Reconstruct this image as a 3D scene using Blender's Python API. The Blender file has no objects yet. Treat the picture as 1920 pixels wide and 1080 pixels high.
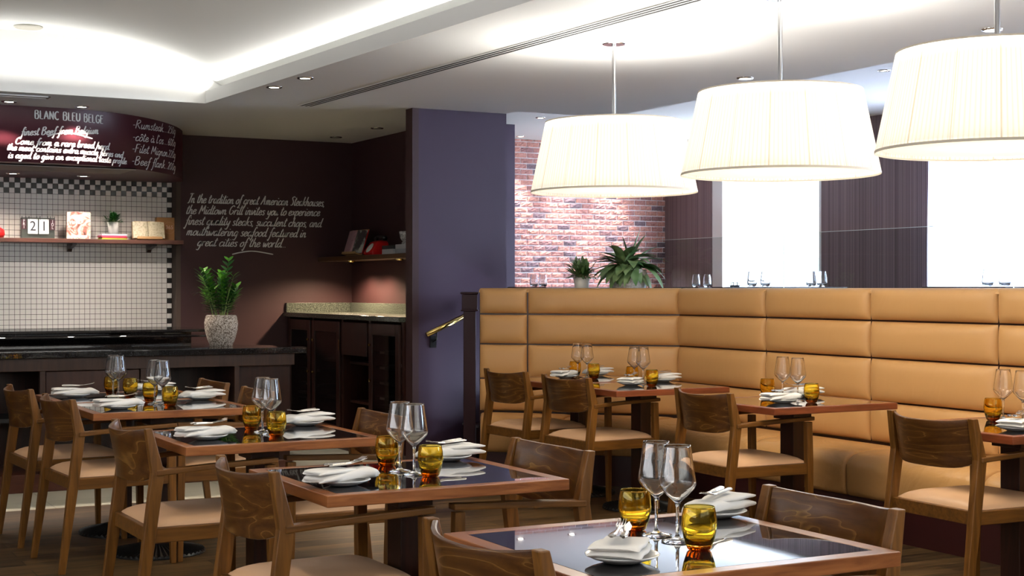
import bpy, bmesh, math, random
from mathutils import Vector, Matrix
random.seed(7)
S = bpy.context.scene
C = S.collection
PI = math.pi

# ------------------------------------------------------------------ camera, world, exposure
TH = math.radians(28.2); FPX = 2759.0; CH = 1.35
cs, sn = math.cos(TH), math.sin(TH)
cam = bpy.data.objects.new('camera', bpy.data.cameras.new('camera')); C.objects.link(cam)
cam.location = (0, 0, CH); cam.rotation_euler = (PI/2, 0, -TH)
cam.data.sensor_width = 36; cam.data.lens = FPX/1920*36; cam.data.clip_end = 200
S.camera = cam
S.view_settings.view_transform = 'Standard'; S.view_settings.look = 'None'
S.view_settings.gamma = 1; S.view_settings.use_curve_mapping = False
S.view_settings.exposure = 0.22
w = bpy.data.worlds.new('world'); S.world = w; w.use_nodes = True
bg = w.node_tree.nodes['Background']; bg.inputs[0].default_value = (0.70, 0.82, 1.0, 1); bg.inputs[1].default_value = 30.0
S.cycles.max_bounces = 10; S.cycles.transmission_bounces = 10; S.cycles.transparent_max_bounces = 16
S.cycles.caustics_reflective = False; S.cycles.caustics_refractive = False
S.cycles.sample_clamp_indirect = 6

def area(name, loc, rot, sx, sy, power, col=(1, 1, 1), spread=180, portal=False, parent=None, shape='RECTANGLE'):
    l = bpy.data.lights.new(name, 'AREA'); l.shape = shape; l.size = sx
    if shape in ('RECTANGLE', 'ELLIPSE'): l.size_y = sy
    l.energy = power; l.color = col; l.spread = math.radians(spread)
    if portal: l.cycles.is_portal = True
    o = bpy.data.objects.new(name, l); C.objects.link(o); o.location = loc; o.rotation_euler = rot
    if parent: o.parent = parent
    return o
def spot(name, loc, power, col=(1, .80, .56), angle=80, blend=.6, rot=(0, 0, 0), size=.03):
    l = bpy.data.lights.new(name, 'SPOT'); l.energy = power; l.color = col
    l.spot_size = math.radians(angle); l.spot_blend = blend; l.shadow_soft_size = size
    o = bpy.data.objects.new(name, l); C.objects.link(o); o.location = loc; o.rotation_euler = rot
    return o

# daylight portals at the four street windows (in the wall x = 10.75)
WINS = [(12.781, 14.831), (8.60, 11.058), (4.2, 6.7), (-1.5, 1.5)]
WZ0, WZ1 = .90, 2.95
for a, b in WINS:
    area('window_portal', (10.81, (a+b)/2, (WZ0+WZ1)/2), (0, PI/2, 0), WZ1-WZ0, b-a, 1, portal=True)
# added fill lights behind the camera and at left, tilted up to brighten the ceiling
area('front_fill_light', (2.6, -2.9, 1.6), (-PI/2-1.05, 0, 0), 6.5, 1.9, 330, (.92, .95, 1))
area('left_fill_light', (-2.4, 3.4, 1.6), (0, -PI/2-1.05, 0), 1.9, 6.5, 200, (.97, .97, 1))
# cove light strip hidden behind the lip of the vaulted ceiling tray
area('cove_strip_light', (3.50, 4.0, 2.83), (0, math.radians(128), math.radians(3.0)), .06, 13.0, 42, (1, .98, .93))
area('cove_strip_light_back', (1.75, 10.35, 2.76), (math.radians(180), 0, 0), 2.4, .05, 6, (1, .98, .93))

# added upward light standing in for daylight thrown back by the street paving
area('paving_bounce_light', (13.5, 7.0, .40), (PI, 0, 0), 4.8, 20, 3000, (.74, .86, 1))

# ------------------------------------------------------------------ materials
def M(name, col=(.5, .5, .5), rough=.5, metal=0, spec=.5, **k):
    m = bpy.data.materials.new(name); m.use_nodes = True
    b = m.node_tree.nodes['Principled BSDF']
    b.inputs['Base Color'].default_value = (*col, 1); b.inputs['Roughness'].default_value = rough
    b.inputs['Metallic'].default_value = metal; b.inputs['Specular IOR Level'].default_value = spec
    for a, v in k.items(): b.inputs[a.replace('_', ' ')].default_value = v
    return m
def nd(m, t, **k):
    n = m.node_tree.nodes.new(t)
    for a, v in k.items(): setattr(n, a, v)
    return n
def lk(m, a, b): m.node_tree.links.new(a, b)
def bsdf(m): return m.node_tree.nodes['Principled BSDF']
def coords(m, scale=(1, 1, 1), rnd=0, rot=(0, 0, 0)):
    tc = nd(m, 'ShaderNodeTexCoord'); mp = nd(m, 'ShaderNodeMapping')
    mp.inputs['Scale'].default_value = scale; mp.inputs['Rotation'].default_value = rot
    if rnd:
        oi = nd(m, 'ShaderNodeObjectInfo'); ml = nd(m, 'ShaderNodeMath', operation='MULTIPLY'); ml.inputs[1].default_value = rnd
        ad = nd(m, 'ShaderNodeVectorMath', operation='ADD')
        lk(m, oi.outputs['Random'], ml.inputs[0]); lk(m, tc.outputs['Object'], ad.inputs[0]); lk(m, ml.outputs[0], ad.inputs[1])
        lk(m, ad.outputs[0], mp.inputs['Vector'])
    else: lk(m, tc.outputs['Object'], mp.inputs['Vector'])
    return mp.outputs[0]
def ramp(m, fac, stops):
    r = nd(m, 'ShaderNodeValToRGB'); e = r.color_ramp.elements
    while len(e) < len(stops): e.new(.5)
    for i, (p, c) in enumerate(stops): e[i].position = p; e[i].color = (*c, 1)
    lk(m, fac, r.inputs[0]); return r.outputs[0]
def noise(m, vec, scale, detail=4, rough=.5, dist=0):
    n = nd(m, 'ShaderNodeTexNoise'); n.inputs['Scale'].default_value = scale; n.inputs['Detail'].default_value = detail
    n.inputs['Roughness'].default_value = rough; n.inputs['Distortion'].default_value = dist
    lk(m, vec, n.inputs['Vector']); return n.outputs['Fac']
def bump(m, fac, strength=.2, dist=.01):
    b = nd(m, 'ShaderNodeBump'); b.inputs['Strength'].default_value = strength; b.inputs['Distance'].default_value = dist
    lk(m, fac, b.inputs['Height']); lk(m, b.outputs[0], bsdf(m).inputs['Normal'])
def woodmat(name, dark, light, scale=(2, 22, 22), rough=.38, rnd=9, nscale=1.6, coat=0, bmp=.05, spec=.4):
    m = M(name, light, rough, spec=spec, Coat_Weight=coat, Coat_Roughness=.15)
    v = coords(m, scale, rnd)
    f = noise(m, v, nscale, 6, .6, .6)
    lk(m, ramp(m, f, [(.3, dark), (.7, light)]), bsdf(m).inputs['Base Color'])
    bump(m, f, bmp, .004); return m
def figured(name, c1, c2, c3, rough=.3):
    m = M(name, c1, rough, spec=.3, Coat_Weight=.10, Coat_Roughness=.2)
    v = coords(m, (3, .8, 4.2), 13)
    n1 = noise(m, v, 1.2, 3.5, .5, .6)
    mu = nd(m, 'ShaderNodeMath', operation='MULTIPLY'); mu.inputs[1].default_value = 13; lk(m, n1, mu.inputs[0])
    fr = nd(m, 'ShaderNodeMath', operation='FRACT'); lk(m, mu.outputs[0], fr.inputs[0])
    col = ramp(m, fr.outputs[0], [(0, c3), (.10, c2), (.5, c1), (.9, c2), (1, c2)])
    fine = noise(m, coords(m, (60, 3, 60), 13), 3, 3, .6)
    mx = nd(m, 'ShaderNodeMix', data_type='RGBA', blend_type='MULTIPLY'); mx.inputs[0].default_value = .5
    lk(m, col, mx.inputs[6]); lk(m, ramp(m, fine, [(.3, (.55, .5, .45)), (.7, (1, 1, 1))]), mx.inputs[7])
    lk(m, mx.outputs[2], bsdf(m).inputs['Base Color']); return m

chair_wood = woodmat('chair_wood', (.085, .032, .004), (.23, .092, .014), (30, 30, 2.2))
chair_rail = woodmat('chair_rail_wood', (.080, .030, .004), (.21, .084, .014), (2.2, 30, 30))
back_wood = figured('chair_back_plywood', (.075, .026, .005), (.115, .044, .008), (.25, .125, .030))
tan_seat = M('tan_seat_leather', (.66, .40, .225), .42, spec=.4)
bump(tan_seat, noise(tan_seat, coords(tan_seat), 220, 2), .12, .001)
ban_leather = M('caramel_leather', (.57, .31, .115), .40, spec=.4)
bump(ban_leather, noise(ban_leather, coords(ban_leather, (1, 1, .35)), 7, 4, .55, .8), .28, .012)
ban_seat = M('caramel_seat_leather', (.52, .28, .10), .36, spec=.45)
bump(ban_seat, noise(ban_seat, coords(ban_seat, (1, .5, .4)), 6, 4, .5, 1.5), .55, .03)
table_wood = woodmat('table_edge_wood', (.17, .050, .015), (.40, .145, .045), (3, 3, 30), .28, coat=.3)
table_wood_r = woodmat('table_edge_red_wood', (.12, .028, .010), (.27, .068, .024), (3, 3, 30), .28, coat=.3)
ped_wood = woodmat('pedestal_wood', (.016, .004, .002), (.045, .011, .005), (25, 25, 2), .35)
def granite(name, base, speck, lo=.55, hi=.72, scale=420, rough=.035, **kw):
    m = M(name, base, rough, spec=.6, **kw)
    f = noise(m, coords(m), scale, 2, .6)
    lk(m, ramp(m, f, [(lo, base), (hi, speck)]), bsdf(m).inputs['Base Color']); return m
stone = granite('black_granite', (.006, .006, .007), (.09, .09, .10), Coat_Weight=1, Coat_Roughness=.015, Coat_IOR=1.6)
bar_stone = granite('black_polished_stone', (.008, .008, .009), (.05, .05, .05), scale=200, rough=.03)
grey_stone = granite('grey_green_granite', (.028, .033, .026), (.15, .17, .135), .42, .68, 150, .15)
dark_wood = woodmat('dark_cherry_wood', (.012, .004, .003), (.034, .010, .006), (20, 20, 2), .3)
bar_wood = woodmat('bar_brown_wood', (.022, .008, .004), (.050, .020, .010), (20, 20, 2), .35)
inner_dark = M('unlit_cabinet_inside', (.008, .007, .007), .6)
plinth = woodmat('red_brown_plinth', (.045, .012, .006), (.085, .024, .012), (2, 20, 20), .35)
maroon = M('maroon_paint', (.040, .0155, .0165), .55, spec=.35)
bump(maroon, noise(maroon, coords(maroon), 60, 3), .05, .002)
maroon_sign = M('maroon_satin_paint', (.058, .011, .018), .42, spec=.4)
purple = M('purple_paint', (.040, .021, .043), .5, spec=.3)
white_paint = M('white_ceiling_paint', (.80, .80, .78), .75, spec=.2)
cream_paint = M('cream_wall_paint', (.55, .52, .46), .7)
white_metal = M('white_metal', (.75, .74, .72), .4)
black_plastic = M('black_plastic', (.012, .012, .012), .4)
black_iron = M('black_cast_iron', (.018, .018, .018), .32, .6)
chrome = M('chrome', (.80, .80, .80), .12, 1)
steel = M('cutlery_steel', (.70, .67, .63), .14, 1)
brass = M('brass', (.72, .52, .18), .16, 1)
porcelain = M('white_porcelain', (.80, .80, .80), .12, spec=.6)
linen = M('white_linen', (.82, .80, .76), .85, spec=.1)
bump(linen, noise(linen, coords(linen), 35, 3), .2, .004)
chalk = M('chalk_marker', (.62, .62, .60), .8, spec=.1)
marble = M('grey_marble', (.6, .6, .58), .25)
lk(marble, ramp(marble, noise(marble, coords(marble), 30, 6, .7, 1.5), [(.42, (.16, .16, .16)), (.56, (.58, .58, .56))]), bsdf(marble).inputs['Base Color'])
leaf_d = M('deep_green_leaf', (.020, .11, .018), .35, spec=.5)
leaf_l = M('fresh_green_leaf', (.11, .33, .03), .35, spec=.5)
leaf_g = M('grey_green_leaf', (.075, .15, .055), .45)
lk(leaf_g, ramp(leaf_g, noise(leaf_g, coords(leaf_g), 9, 2), [(.35, (.05, .13, .03)), (.65, (.21, .30, .13))]), bsdf(leaf_g).inputs['Base Color'])
stem_m = M('plant_stem', (.22, .30, .07), .5)
soil = M('soil', (.03, .02, .012), .9)
def potmat(name, a, b, sc, st):
    m = M(name, a, .7); f = noise(m, coords(m), sc, 3, .7)
    lk(m, ramp(m, f, [(.40, a), (.60, b)]), bsdf(m).inputs['Base Color']); bump(m, f, st, .01); return m
pot_rough = potmat('mottled_glazed_stone', (.10, .065, .04), (.60, .54, .47), 95, .9)
pot_grey = potmat('pale_cast_stone', (.42, .39, .36), (.66, .63, .60), 60, .5)
pot_white = M('white_glazed_pot', (.78, .76, .70), .4)
red_paint = M('red_enamel', (.55, .01, .01), .25)
def glassm(name, col, ior=1.45, rough=0):
    m = bpy.data.materials.new(name); m.use_nodes = True; nt = m.node_tree; nt.nodes.remove(nt.nodes['Principled BSDF'])
    g = nd(m, 'ShaderNodeBsdfGlass'); g.inputs['Color'].default_value = (*col, 1); g.inputs['IOR'].default_value = ior; g.inputs['Roughness'].default_value = rough
    lk(m, g.outputs[0], nt.nodes['Material Output'].inputs[0]); return m
wine_glass_m = glassm('clear_glass', (.985, .985, .985))
amber_m = glassm('amber_glass', (.975, .86, .40))
amber_base = glassm('dark_amber_glass', (.62, .30, .07))
def thin(name, tint, refl=.06):
    m = bpy.data.materials.new(name); m.use_nodes = True; nt = m.node_tree; nt.nodes.remove(nt.nodes['Principled BSDF'])
    t = nd(m, 'ShaderNodeBsdfTransparent'); t.inputs[0].default_value = (*tint, 1)
    g = nd(m, 'ShaderNodeBsdfGlossy'); g.inputs['Roughness'].default_value = .01
    fr = nd(m, 'ShaderNodeFresnel'); fr.inputs[0].default_value = 1.45
    geo = nd(m, 'ShaderNodeNewGeometry'); inv = nd(m, 'ShaderNodeMath', operation='SUBTRACT'); inv.inputs[0].default_value = 1
    lk(m, geo.outputs['Backfacing'], inv.inputs[1]); ml = nd(m, 'ShaderNodeMath', operation='MULTIPLY')
    lk(m, fr.outputs[0], ml.inputs[0]); lk(m, inv.outputs[0], ml.inputs[1])
    mx = nd(m, 'ShaderNodeMixShader'); lk(m, ml.outputs[0], mx.inputs[0]); lk(m, t.outputs[0], mx.inputs[1]); lk(m, g.outputs[0], mx.inputs[2])
    lk(m, mx.outputs[0], nt.nodes['Material Output'].inputs[0]); return m
pane_m = thin('window_glass', (.97, .98, 1)); panel_glass = thin('partition_glass', (.90, .93, .93))
edge_glass = M('pale_glass_edge', (.72, .82, .78), .2); 
def shade_mat(name, em, tcol):
    m = bpy.data.materials.new(name); m.use_nodes = True; nt = m.node_tree; nt.nodes.remove(nt.nodes['Principled BSDF'])
    d = nd(m, 'ShaderNodeBsdfDiffuse'); d.inputs[0].default_value = (.86, .83, .77, 1)
    t = nd(m, 'ShaderNodeBsdfTranslucent'); t.inputs[0].default_value = (*tcol, 1)
    mx = nd(m, 'ShaderNodeMixShader'); mx.inputs[0].default_value = .5
    e = nd(m, 'ShaderNodeEmission'); e.inputs[0].default_value = (1.0, .93, .80, 1); e.inputs[1].default_value = em
    ad = nd(m, 'ShaderNodeAddShader')
    lk(m, d.outputs[0], mx.inputs[1]); lk(m, t.outputs[0], mx.inputs[2]); lk(m, mx.outputs[0], ad.inputs[0]); lk(m, e.outputs[0], ad.inputs[1])
    lk(m, ad.outputs[0], nt.nodes['Material Output'].inputs[0]); return m
shade_m = shade_mat('pleated_cream_fabric', .30, (.9, .87, .79))
def pleats(m):
    tc = nd(m, 'ShaderNodeTexCoord'); sp = nd(m, 'ShaderNodeSeparateXYZ'); lk(m, tc.outputs['Object'], sp.inputs[0])
    at = nd(m, 'ShaderNodeMath', operation='ARCTAN2'); lk(m, sp.outputs[1], at.inputs[0]); lk(m, sp.outputs[0], at.inputs[1])
    def wave(k, stops):
        a = nd(m, 'ShaderNodeMath', operation='MULTIPLY'); a.inputs[1].default_value = k/(2*PI); lk(m, at.outputs[0], a.inputs[0])
        b = nd(m, 'ShaderNodeMath', operation='FRACT'); lk(m, a.outputs[0], b.inputs[0]); return ramp(m, b.outputs[0], stops)
    w1 = wave(150, [(0, (.84, .81, .76)), (.35, (1, 1, 1)), (.8, (1, 1, 1)), (1, (.84, .81, .76))])
    w2 = wave(16, [(0, (.78, .72, .62)), (.02, (.78, .72, .62)), (.035, (1, 1, 1)), (1, (1, 1, 1))])
    mx = nd(m, 'ShaderNodeMix', data_type='RGBA', blend_type='MULTIPLY'); mx.inputs[0].default_value = 1; lk(m, w1, mx.inputs[6]); lk(m, w2, mx.inputs[7])
    for n in m.node_tree.nodes:
        if n.bl_idname in ('ShaderNodeBsdfDiffuse', 'ShaderNodeBsdfTranslucent', 'ShaderNodeEmission'):
            c = nd(m, 'ShaderNodeMix', data_type='RGBA', blend_type='MULTIPLY'); c.inputs[0].default_value = 1
            c.inputs[6].default_value = n.inputs[0].default_value; lk(m, mx.outputs[2], c.inputs[7]); lk(m, c.outputs[2], n.inputs[0])
pleats(shade_m)
diff_m = shade_mat('opal_diffuser', .45, (.9, .82, .66))
def emit(name, col, st):
    m = M(name, (0, 0, 0), .5); bsdf(m).inputs['Emission Color'].default_value = (*col, 1); bsdf(m).inputs['Emission Strength'].default_value = st; return m
bulb = emit('lit_lens', (1, .93, .80), 14)
curtain_m = shade_mat('sheer_white_voile', 0, (.80, .80, .98))

# ------------------------------------------------------------------ helpers
def tag(o, label=None, cat=None, group=None, kind=None):
    if label: o['label'] = label
    if cat: o['category'] = cat
    if group: o['group'] = group
    if kind: o['kind'] = kind
    return o
def link(name, me, mats, parent=None, smooth=False, bevel=0, seg=2, sub=0):
    if smooth:
        for p in me.polygons: p.use_smooth = True
    for m in (mats if isinstance(mats, (list, tuple)) else [mats]): me.materials.append(m)
    o = bpy.data.objects.new(name, me); C.objects.link(o)
    if parent: o.parent = parent
    if bevel:
        b = o.modifiers.new('bevel', 'BEVEL'); b.width = bevel; b.segments = seg; b.limit_method = 'ANGLE'; b.angle_limit = .6
    if sub:
        s = o.modifiers.new('sub', 'SUBSURF'); s.levels = s.render_levels = sub
    return o
def ob(name, bm, mats, parent=None, smooth=False, bevel=0, seg=2, sub=0, recalc=True):
    if recalc: bmesh.ops.recalc_face_normals(bm, faces=bm.faces)
    me = bpy.data.meshes.new(name); bm.to_mesh(me); bm.free()
    return link(name, me, mats, parent, smooth, bevel, seg, sub)
def B(): return bmesh.new()
def box(bm, x0, x1, y0, y1, z0, z1, mi=0, mat=None):
    vs = [bm.verts.new((x, y, z)) for z in (z0, z1) for y in (y0, y1) for x in (x0, x1)]
    if mat is not None:
        for v in vs: v.co = mat @ v.co
    for f in ((0, 1, 3, 2), (4, 6, 7, 5), (0, 4, 5, 1), (2, 3, 7, 6), (0, 2, 6, 4), (1, 5, 7, 3)):
        bm.faces.new([vs[i] for i in f]).material_index = mi
    return bm
def bx(*a): return box(B(), *a)
def loft(bm, rings, cap=True, close=True, mi=0):
    R = [[bm.verts.new(p) for p in r] for r in rings]; n = len(R[0])
    for a, b in zip(R, R[1:]):
        for i in range(n if close else n-1):
            j = (i+1) % n; bm.faces.new((a[i], a[j], b[j], b[i])).material_index = mi
    if cap:
        bm.faces.new(R[0][::-1]).material_index = mi; bm.faces.new(R[-1]).material_index = mi
    return bm
def beam(bm, pts, sizes, ax=(1, 0, 0), ay=(0, 1, 0)):
    """rectangular bar through pts; sizes = (w along ax, w along ay) per point"""
    ax, ay = Vector(ax), Vector(ay); rings = []
    for p, (a, b) in zip(pts, sizes):
        p = Vector(p); rings.append([p-ax*a/2-ay*b/2, p+ax*a/2-ay*b/2, p+ax*a/2+ay*b/2, p-ax*a/2+ay*b/2])
    return loft(bm, rings)
def lathe(bm, prof, seg=32, c=(0, 0, 0), mi=0, closed=False, rmod=None):
    """profile [(r, z)]"""
    R = []
    for r, z in prof:
        if r < 1e-6: R.append([bm.verts.new((c[0], c[1], c[2]+z))]); continue
        ring = []
        for i in range(seg):
            a = 2*PI*i/seg; rr = r*(rmod(i) if rmod else 1)
            ring.append(bm.verts.new((c[0]+rr*math.cos(a), c[1]+rr*math.sin(a), c[2]+z)))
        R.append(ring)
    prs = list(zip(R, R[1:])) + ([(R[-1], R[0])] if closed else [])
    for a, b in prs:
        for i in range(seg):
            j = (i+1) % seg
            if len(a) == 1 and len(b) == 1: continue
            if len(a) == 1: f = (a[0], b[j], b[i])
            elif len(b) == 1: f = (a[i], a[j], b[0])
            else: f = (a[i], a[j], b[j], b[i])
            bm.faces.new(f).material_index = mi
    return bm
def tube(bm, pts, r, seg=8, cap=True):
    pts = [Vector(p) for p in pts]; rings = []
    for i, p in enumerate(pts):
        t = (pts[min(i+1, len(pts)-1)]-pts[max(i-1, 0)]).normalized()
        u = t.cross(Vector((0, 0, 1)));
        if u.length < .05: u = t.cross(Vector((1, 0, 0)))
        u.normalize(); v = t.cross(u); rr = r[i] if isinstance(r, (list, tuple)) else r
        rings.append([p+u*rr*math.cos(2*PI*k/seg)+v*rr*math.sin(2*PI*k/seg) for k in range(seg)])
    return loft(bm, rings, cap)
def thing(name, label, cat, loc=(0, 0, 0), rz=0, group=None):
    o = bpy.data.objects.new(name, None); C.objects.link(o); o.location = loc; o.rotation_euler = (0, 0, rz)
    o.empty_display_size = .1
    return tag(o, label, cat, group)
def struct(name, bm, mats, parent=None, **k):
    o = ob(name, bm, mats, parent, **k)
    if not parent: o['kind'] = 'structure'
    return o
def kids(o): return [c for c in C.objects if c.parent == o]
TREE = {}
def tree_of(o):
    if o.name not in TREE: TREE[o.name] = [(c, kids(c)) for c in kids(o)]
    return TREE[o.name]
def dup(o, loc, rz=0, label=None, group=None, sc=None):
    r = o.copy(); C.objects.link(r); r.location = loc; r.rotation_euler = (0, 0, rz)
    if sc: r.scale = sc
    if label: r['label'] = label
    if group: r['group'] = group
    for ch, gs in tree_of(o):
        c = ch.copy(); C.objects.link(c); c.parent = r
        for g in gs:
            d = g.copy(); C.objects.link(d); d.parent = c
    return r
# where a sight line through column u of the photograph meets the vertical plane Y = const (measured positions)
def on_y(u, Y):
    k = (u-960)/FPX; d = Y/(-k*sn+cs); l = k*d; return l*cs+d*sn, d
def z_of(d, v): return CH-(v-540)*d/FPX

# ------------------------------------------------------------------ floor
def floor_mats():
    m = M('brown_wood_planks', (.09, .06, .03), .38, spec=.4)
    v = coords(m, (1, 1, 1)); br = nd(m, 'ShaderNodeTexBrick'); br.offset = .37; br.inputs['Scale'].default_value = 1
    br.inputs['Brick Width'].default_value = 1.3; br.inputs['Row Height'].default_value = .14; br.inputs['Mortar Size'].default_value = .003
    br.inputs['Color1'].default_value = (.042, .024, .010, 1); br.inputs['Color2'].default_value = (.125, .078, .034, 1); br.inputs['Mortar'].default_value = (.008, .005, .003, 1)
    lk(m, v, br.inputs['Vector'])
    f = noise(m, coords(m, (1.1, 16, 1)), 1.6, 7, .68, 1.2)
    mx = nd(m, 'ShaderNodeMix', data_type='RGBA', blend_type='MULTIPLY'); mx.inputs[0].default_value = .85
    lk(m, br.outputs['Color'], mx.inputs[6]); lk(m, ramp(m, f, [(.40, (.16, .13, .10)), (.60, (1.6, 1.45, 1.25))]), mx.inputs[7])
    lk(m, mx.outputs[2], bsdf(m).inputs['Base Color']); bump(m, f, .08, .003)
    t = M('cream_floor_tiles', (.5, .5, .42), .3)
    b2 = nd(t, 'ShaderNodeTexBrick'); b2.offset = 0; b2.inputs['Scale'].default_value = 1
    b2.inputs['Brick Width'].default_value = .6; b2.inputs['Row Height'].default_value = .6; b2.inputs['Mortar Size'].default_value = .003
    b2.inputs['Color1'].default_value = (.40, .40, .33, 1); b2.inputs['Color2'].default_value = (.44, .43, .36, 1); b2.inputs['Mortar'].default_value = (.2, .2, .17, 1)
    lk(t, coords(t), b2.inputs['Vector']); lk(t, b2.outputs['Color'], bsdf(t).inputs['Base Color'])
    return m, t
plank_m, tile_m = floor_mats()
struct('floor', bx(-2.5, 6.06, -3, 9.27, -.05, 0), plank_m)
struct('floor_tiled', bx(-2.5, 6.06, 9.27, 13.1, -.05, 0), tile_m)
struct('floor_upper', box(bx(6.062, 10.8, -3, 16, .5, .608), 5.37, 6.06, 10.12, 16, .5, .608), plank_m)

# ------------------------------------------------------------------ ceiling
CZ = 2.70; UZ = 3.175
def ceiling():
    bm = B()
    def q(p): bm.faces.new([bm.verts.new((x, y, z)) for x, y, z in p])
    tx = lambda y: 3.108+.053*(10.543-y)         # tray lip, right side
    xl = .40
    q([(-2.5, -3, CZ), (xl, -3, CZ), (xl, 10.543, CZ), (-2.5, 10.543, CZ)])
    q([(-2.5, 10.543, CZ), (5.35, 10.543, CZ), (5.35, 13.1, CZ), (-2.5, 13.1, CZ)])
    q([(tx(10.543), 10.543, CZ), (tx(-3), -3, CZ), (6.17, -3, CZ), (6.17, 9.9, CZ), (5.35, 9.9, CZ), (5.35, 10.543, CZ)])
    # raised ceiling near the street windows, one step up
    q([(6.17, -3, UZ), (10.9, -3, UZ), (10.9, 16.2, UZ), (6.17, 16.2, UZ)])
    q([(5.35, 9.9, UZ), (6.17, 9.9, UZ), (6.17, 16.2, UZ), (5.35, 16.2, UZ)])
    q([(6.17, -3, CZ), (6.17, 9.9, CZ), (6.17, 9.9, UZ), (6.17, -3, UZ)])
    q([(5.35, 9.9, CZ), (6.17, 9.9, CZ), (6.17, 9.9, UZ), (5.35, 9.9, UZ)])
    q([(5.35, 9.9, CZ), (5.35, 16.2, CZ), (5.35, 16.2, UZ), (5.35, 9.9, UZ)])
    return struct('ceiling', bm, white_paint)
ceiling()
def vault():
    """barrel vault over a recessed tray with a lip hiding the cove"""
    tx = lambda y: 3.108+.053*(10.543-y)
    bm = B(); prof = []
    for i in range(33):
        a = -1+2*i/32; prof.append((a, 2.80+.325*(1-abs(a)**2.1)))
    ys = (10.543, 6, 2, -3); rings = []
    for y in ys:
        xr = tx(y)+.22; xc = 1.80+(tx(y)-3.108)*.5; hw = xr-xc
        rings.append([(xc+a*hw, y, z) for a, z in prof])
    loft(bm, rings, cap=False, close=False)
    for f in bm.faces: f.smooth = True
    o = struct('ceiling_vault', bm, white_paint)
    bm = B()
    vs = [(xx, 10.543, zz) for xx, zz in [(3.50, CZ)]+[(x, z) for x, y, z in rings[0][::-1]]+[(.1, CZ)]]
    bm.faces.new([bm.verts.new(p) for p in vs])
    struct('wall_vault_end', bm, white_paint)
    bm = B()
    loft(bm, [[(tx(y), y, CZ-.001), (tx(y)+.03, y, CZ-.001), (tx(y)+.03, y, 2.79), (tx(y), y, 2.79)] for y in (10.543, -3)])
    box(bm, .37, .40, -3, 10.543, CZ-.001, 2.79)
    struct('trim_1', bm, white_paint)
    bm = B()   # cove floor between the lip and the vault
    f = [(tx(10.543)+.03, 10.54, 2.745), (tx(-3)+.03, -3, 2.745), (tx(-3)+.26, -3, 2.745), (tx(10.543)+.26, 10.54, 2.745)]
    bm.faces.new([bm.verts.new(p) for p in f]); 
    f = [(tx(10.543)+.25, 10.54, 2.74), (tx(-3)+.25, -3, 2.74), (tx(-3)+.25, -3, 2.84), (tx(10.543)+.25, 10.54, 2.84)]
    bm.faces.new([bm.verts.new(p) for p in f])
    struct('trim_2', bm, white_paint)
    # closed roof slab over everything so that no daylight leaks in
    struct('ceiling_slab', bx(-2.7, 11.0, -3.2, 16.3, 3.6, 3.7), white_paint)
vault()

# ------------------------------------------------------------------ walls
struct('wall_left', bx(-2.65, -2.5, -3.2, 13.2, 0, 3.6), cream_paint)
struct('wall_front', bx(-2.6, 10.9, -3.15, -3, 0, 3.6), cream_paint)
TEXTY = 12.80
back = struct('wall_back', bx(3.553, 5.30, TEXTY, 13.05, 0, 3.6), maroon)
struct('wall_back_recess', box(bx(5.17, 5.32, 10.12, TEXTY+.002, 0, 3.6), 5.30, 5.34, TEXTY+.002, 16.1, 0, 3.6), maroon)
struct('wall_bar_left', bx(-2.5, 3.6, 13.0, 13.15, 0, 3.6), maroon)
# purple stair wall with the dark brown end
bm = B(); box(bm, 4.605, 5.35, 10.07, 10.19, 0, CZ+.02, 0); box(bm, 4.552, 4.604, 10.068, 10.19, 0, CZ+.02, 1)
struct('wall_stair', bm, [purple, maroon])
struct('wall_stair_back', bx(5.34, 7.793, 14.466, 14.60, .4, UZ+.01), purple)
# upper level walls: dark pinstripe wallpaper with street windows
wp = M('pinstripe_wallpaper', (.10, .065, .07), .6, spec=.3)
wvn = nd(wp, 'ShaderNodeTexNoise'); wvn.inputs['Scale'].default_value = 1; wvn.inputs['Detail'].default_value = 3
lk(wp, coords(wp, (1, 95, .05)), wvn.inputs['Vector'])
lk(wp, ramp(wp, wvn.outputs['Fac'], [(.38, (.10, .068, .070)), (.62, (.22, .155, .16))]), bsdf(wp).inputs['Base Color'])
bm = B(); edges = [-3.1]
for a, b in sorted(WINS): edges += [a, b]
edges.append(16.0)
for i in range(0, len(edges), 2): box(bm, 10.75, 10.93, edges[i], edges[i+1], 0, 3.6)
for a, b in WINS:
    box(bm, 10.75, 10.93, a, b, 0, WZ0); box(bm, 10.75, 10.93, a, b, WZ1, 3.6)
struct('wall_right', bm, wp)
for n, (a, b) in enumerate(WINS, 1):
    bm = B(); t = .05
    box(bm, 10.755, 10.925, a, a+t, WZ0, WZ1); box(bm, 10.755, 10.925, b-.21 if n == 1 else b-t, b, WZ0, WZ1)
    box(bm, 10.755, 10.925, a, b, WZ1-t, WZ1); box(bm, 10.71, 10.925, a-.02, b+.02, WZ0-.03, WZ0+.03)
    wf = struct('window_%d' % n, bm, white_metal, bevel=.003)
    ob('pane', bx(10.85, 10.856, a+t, b-(.21 if n == 1 else t), WZ0+.03, WZ1-t), pane_m, wf)

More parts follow.
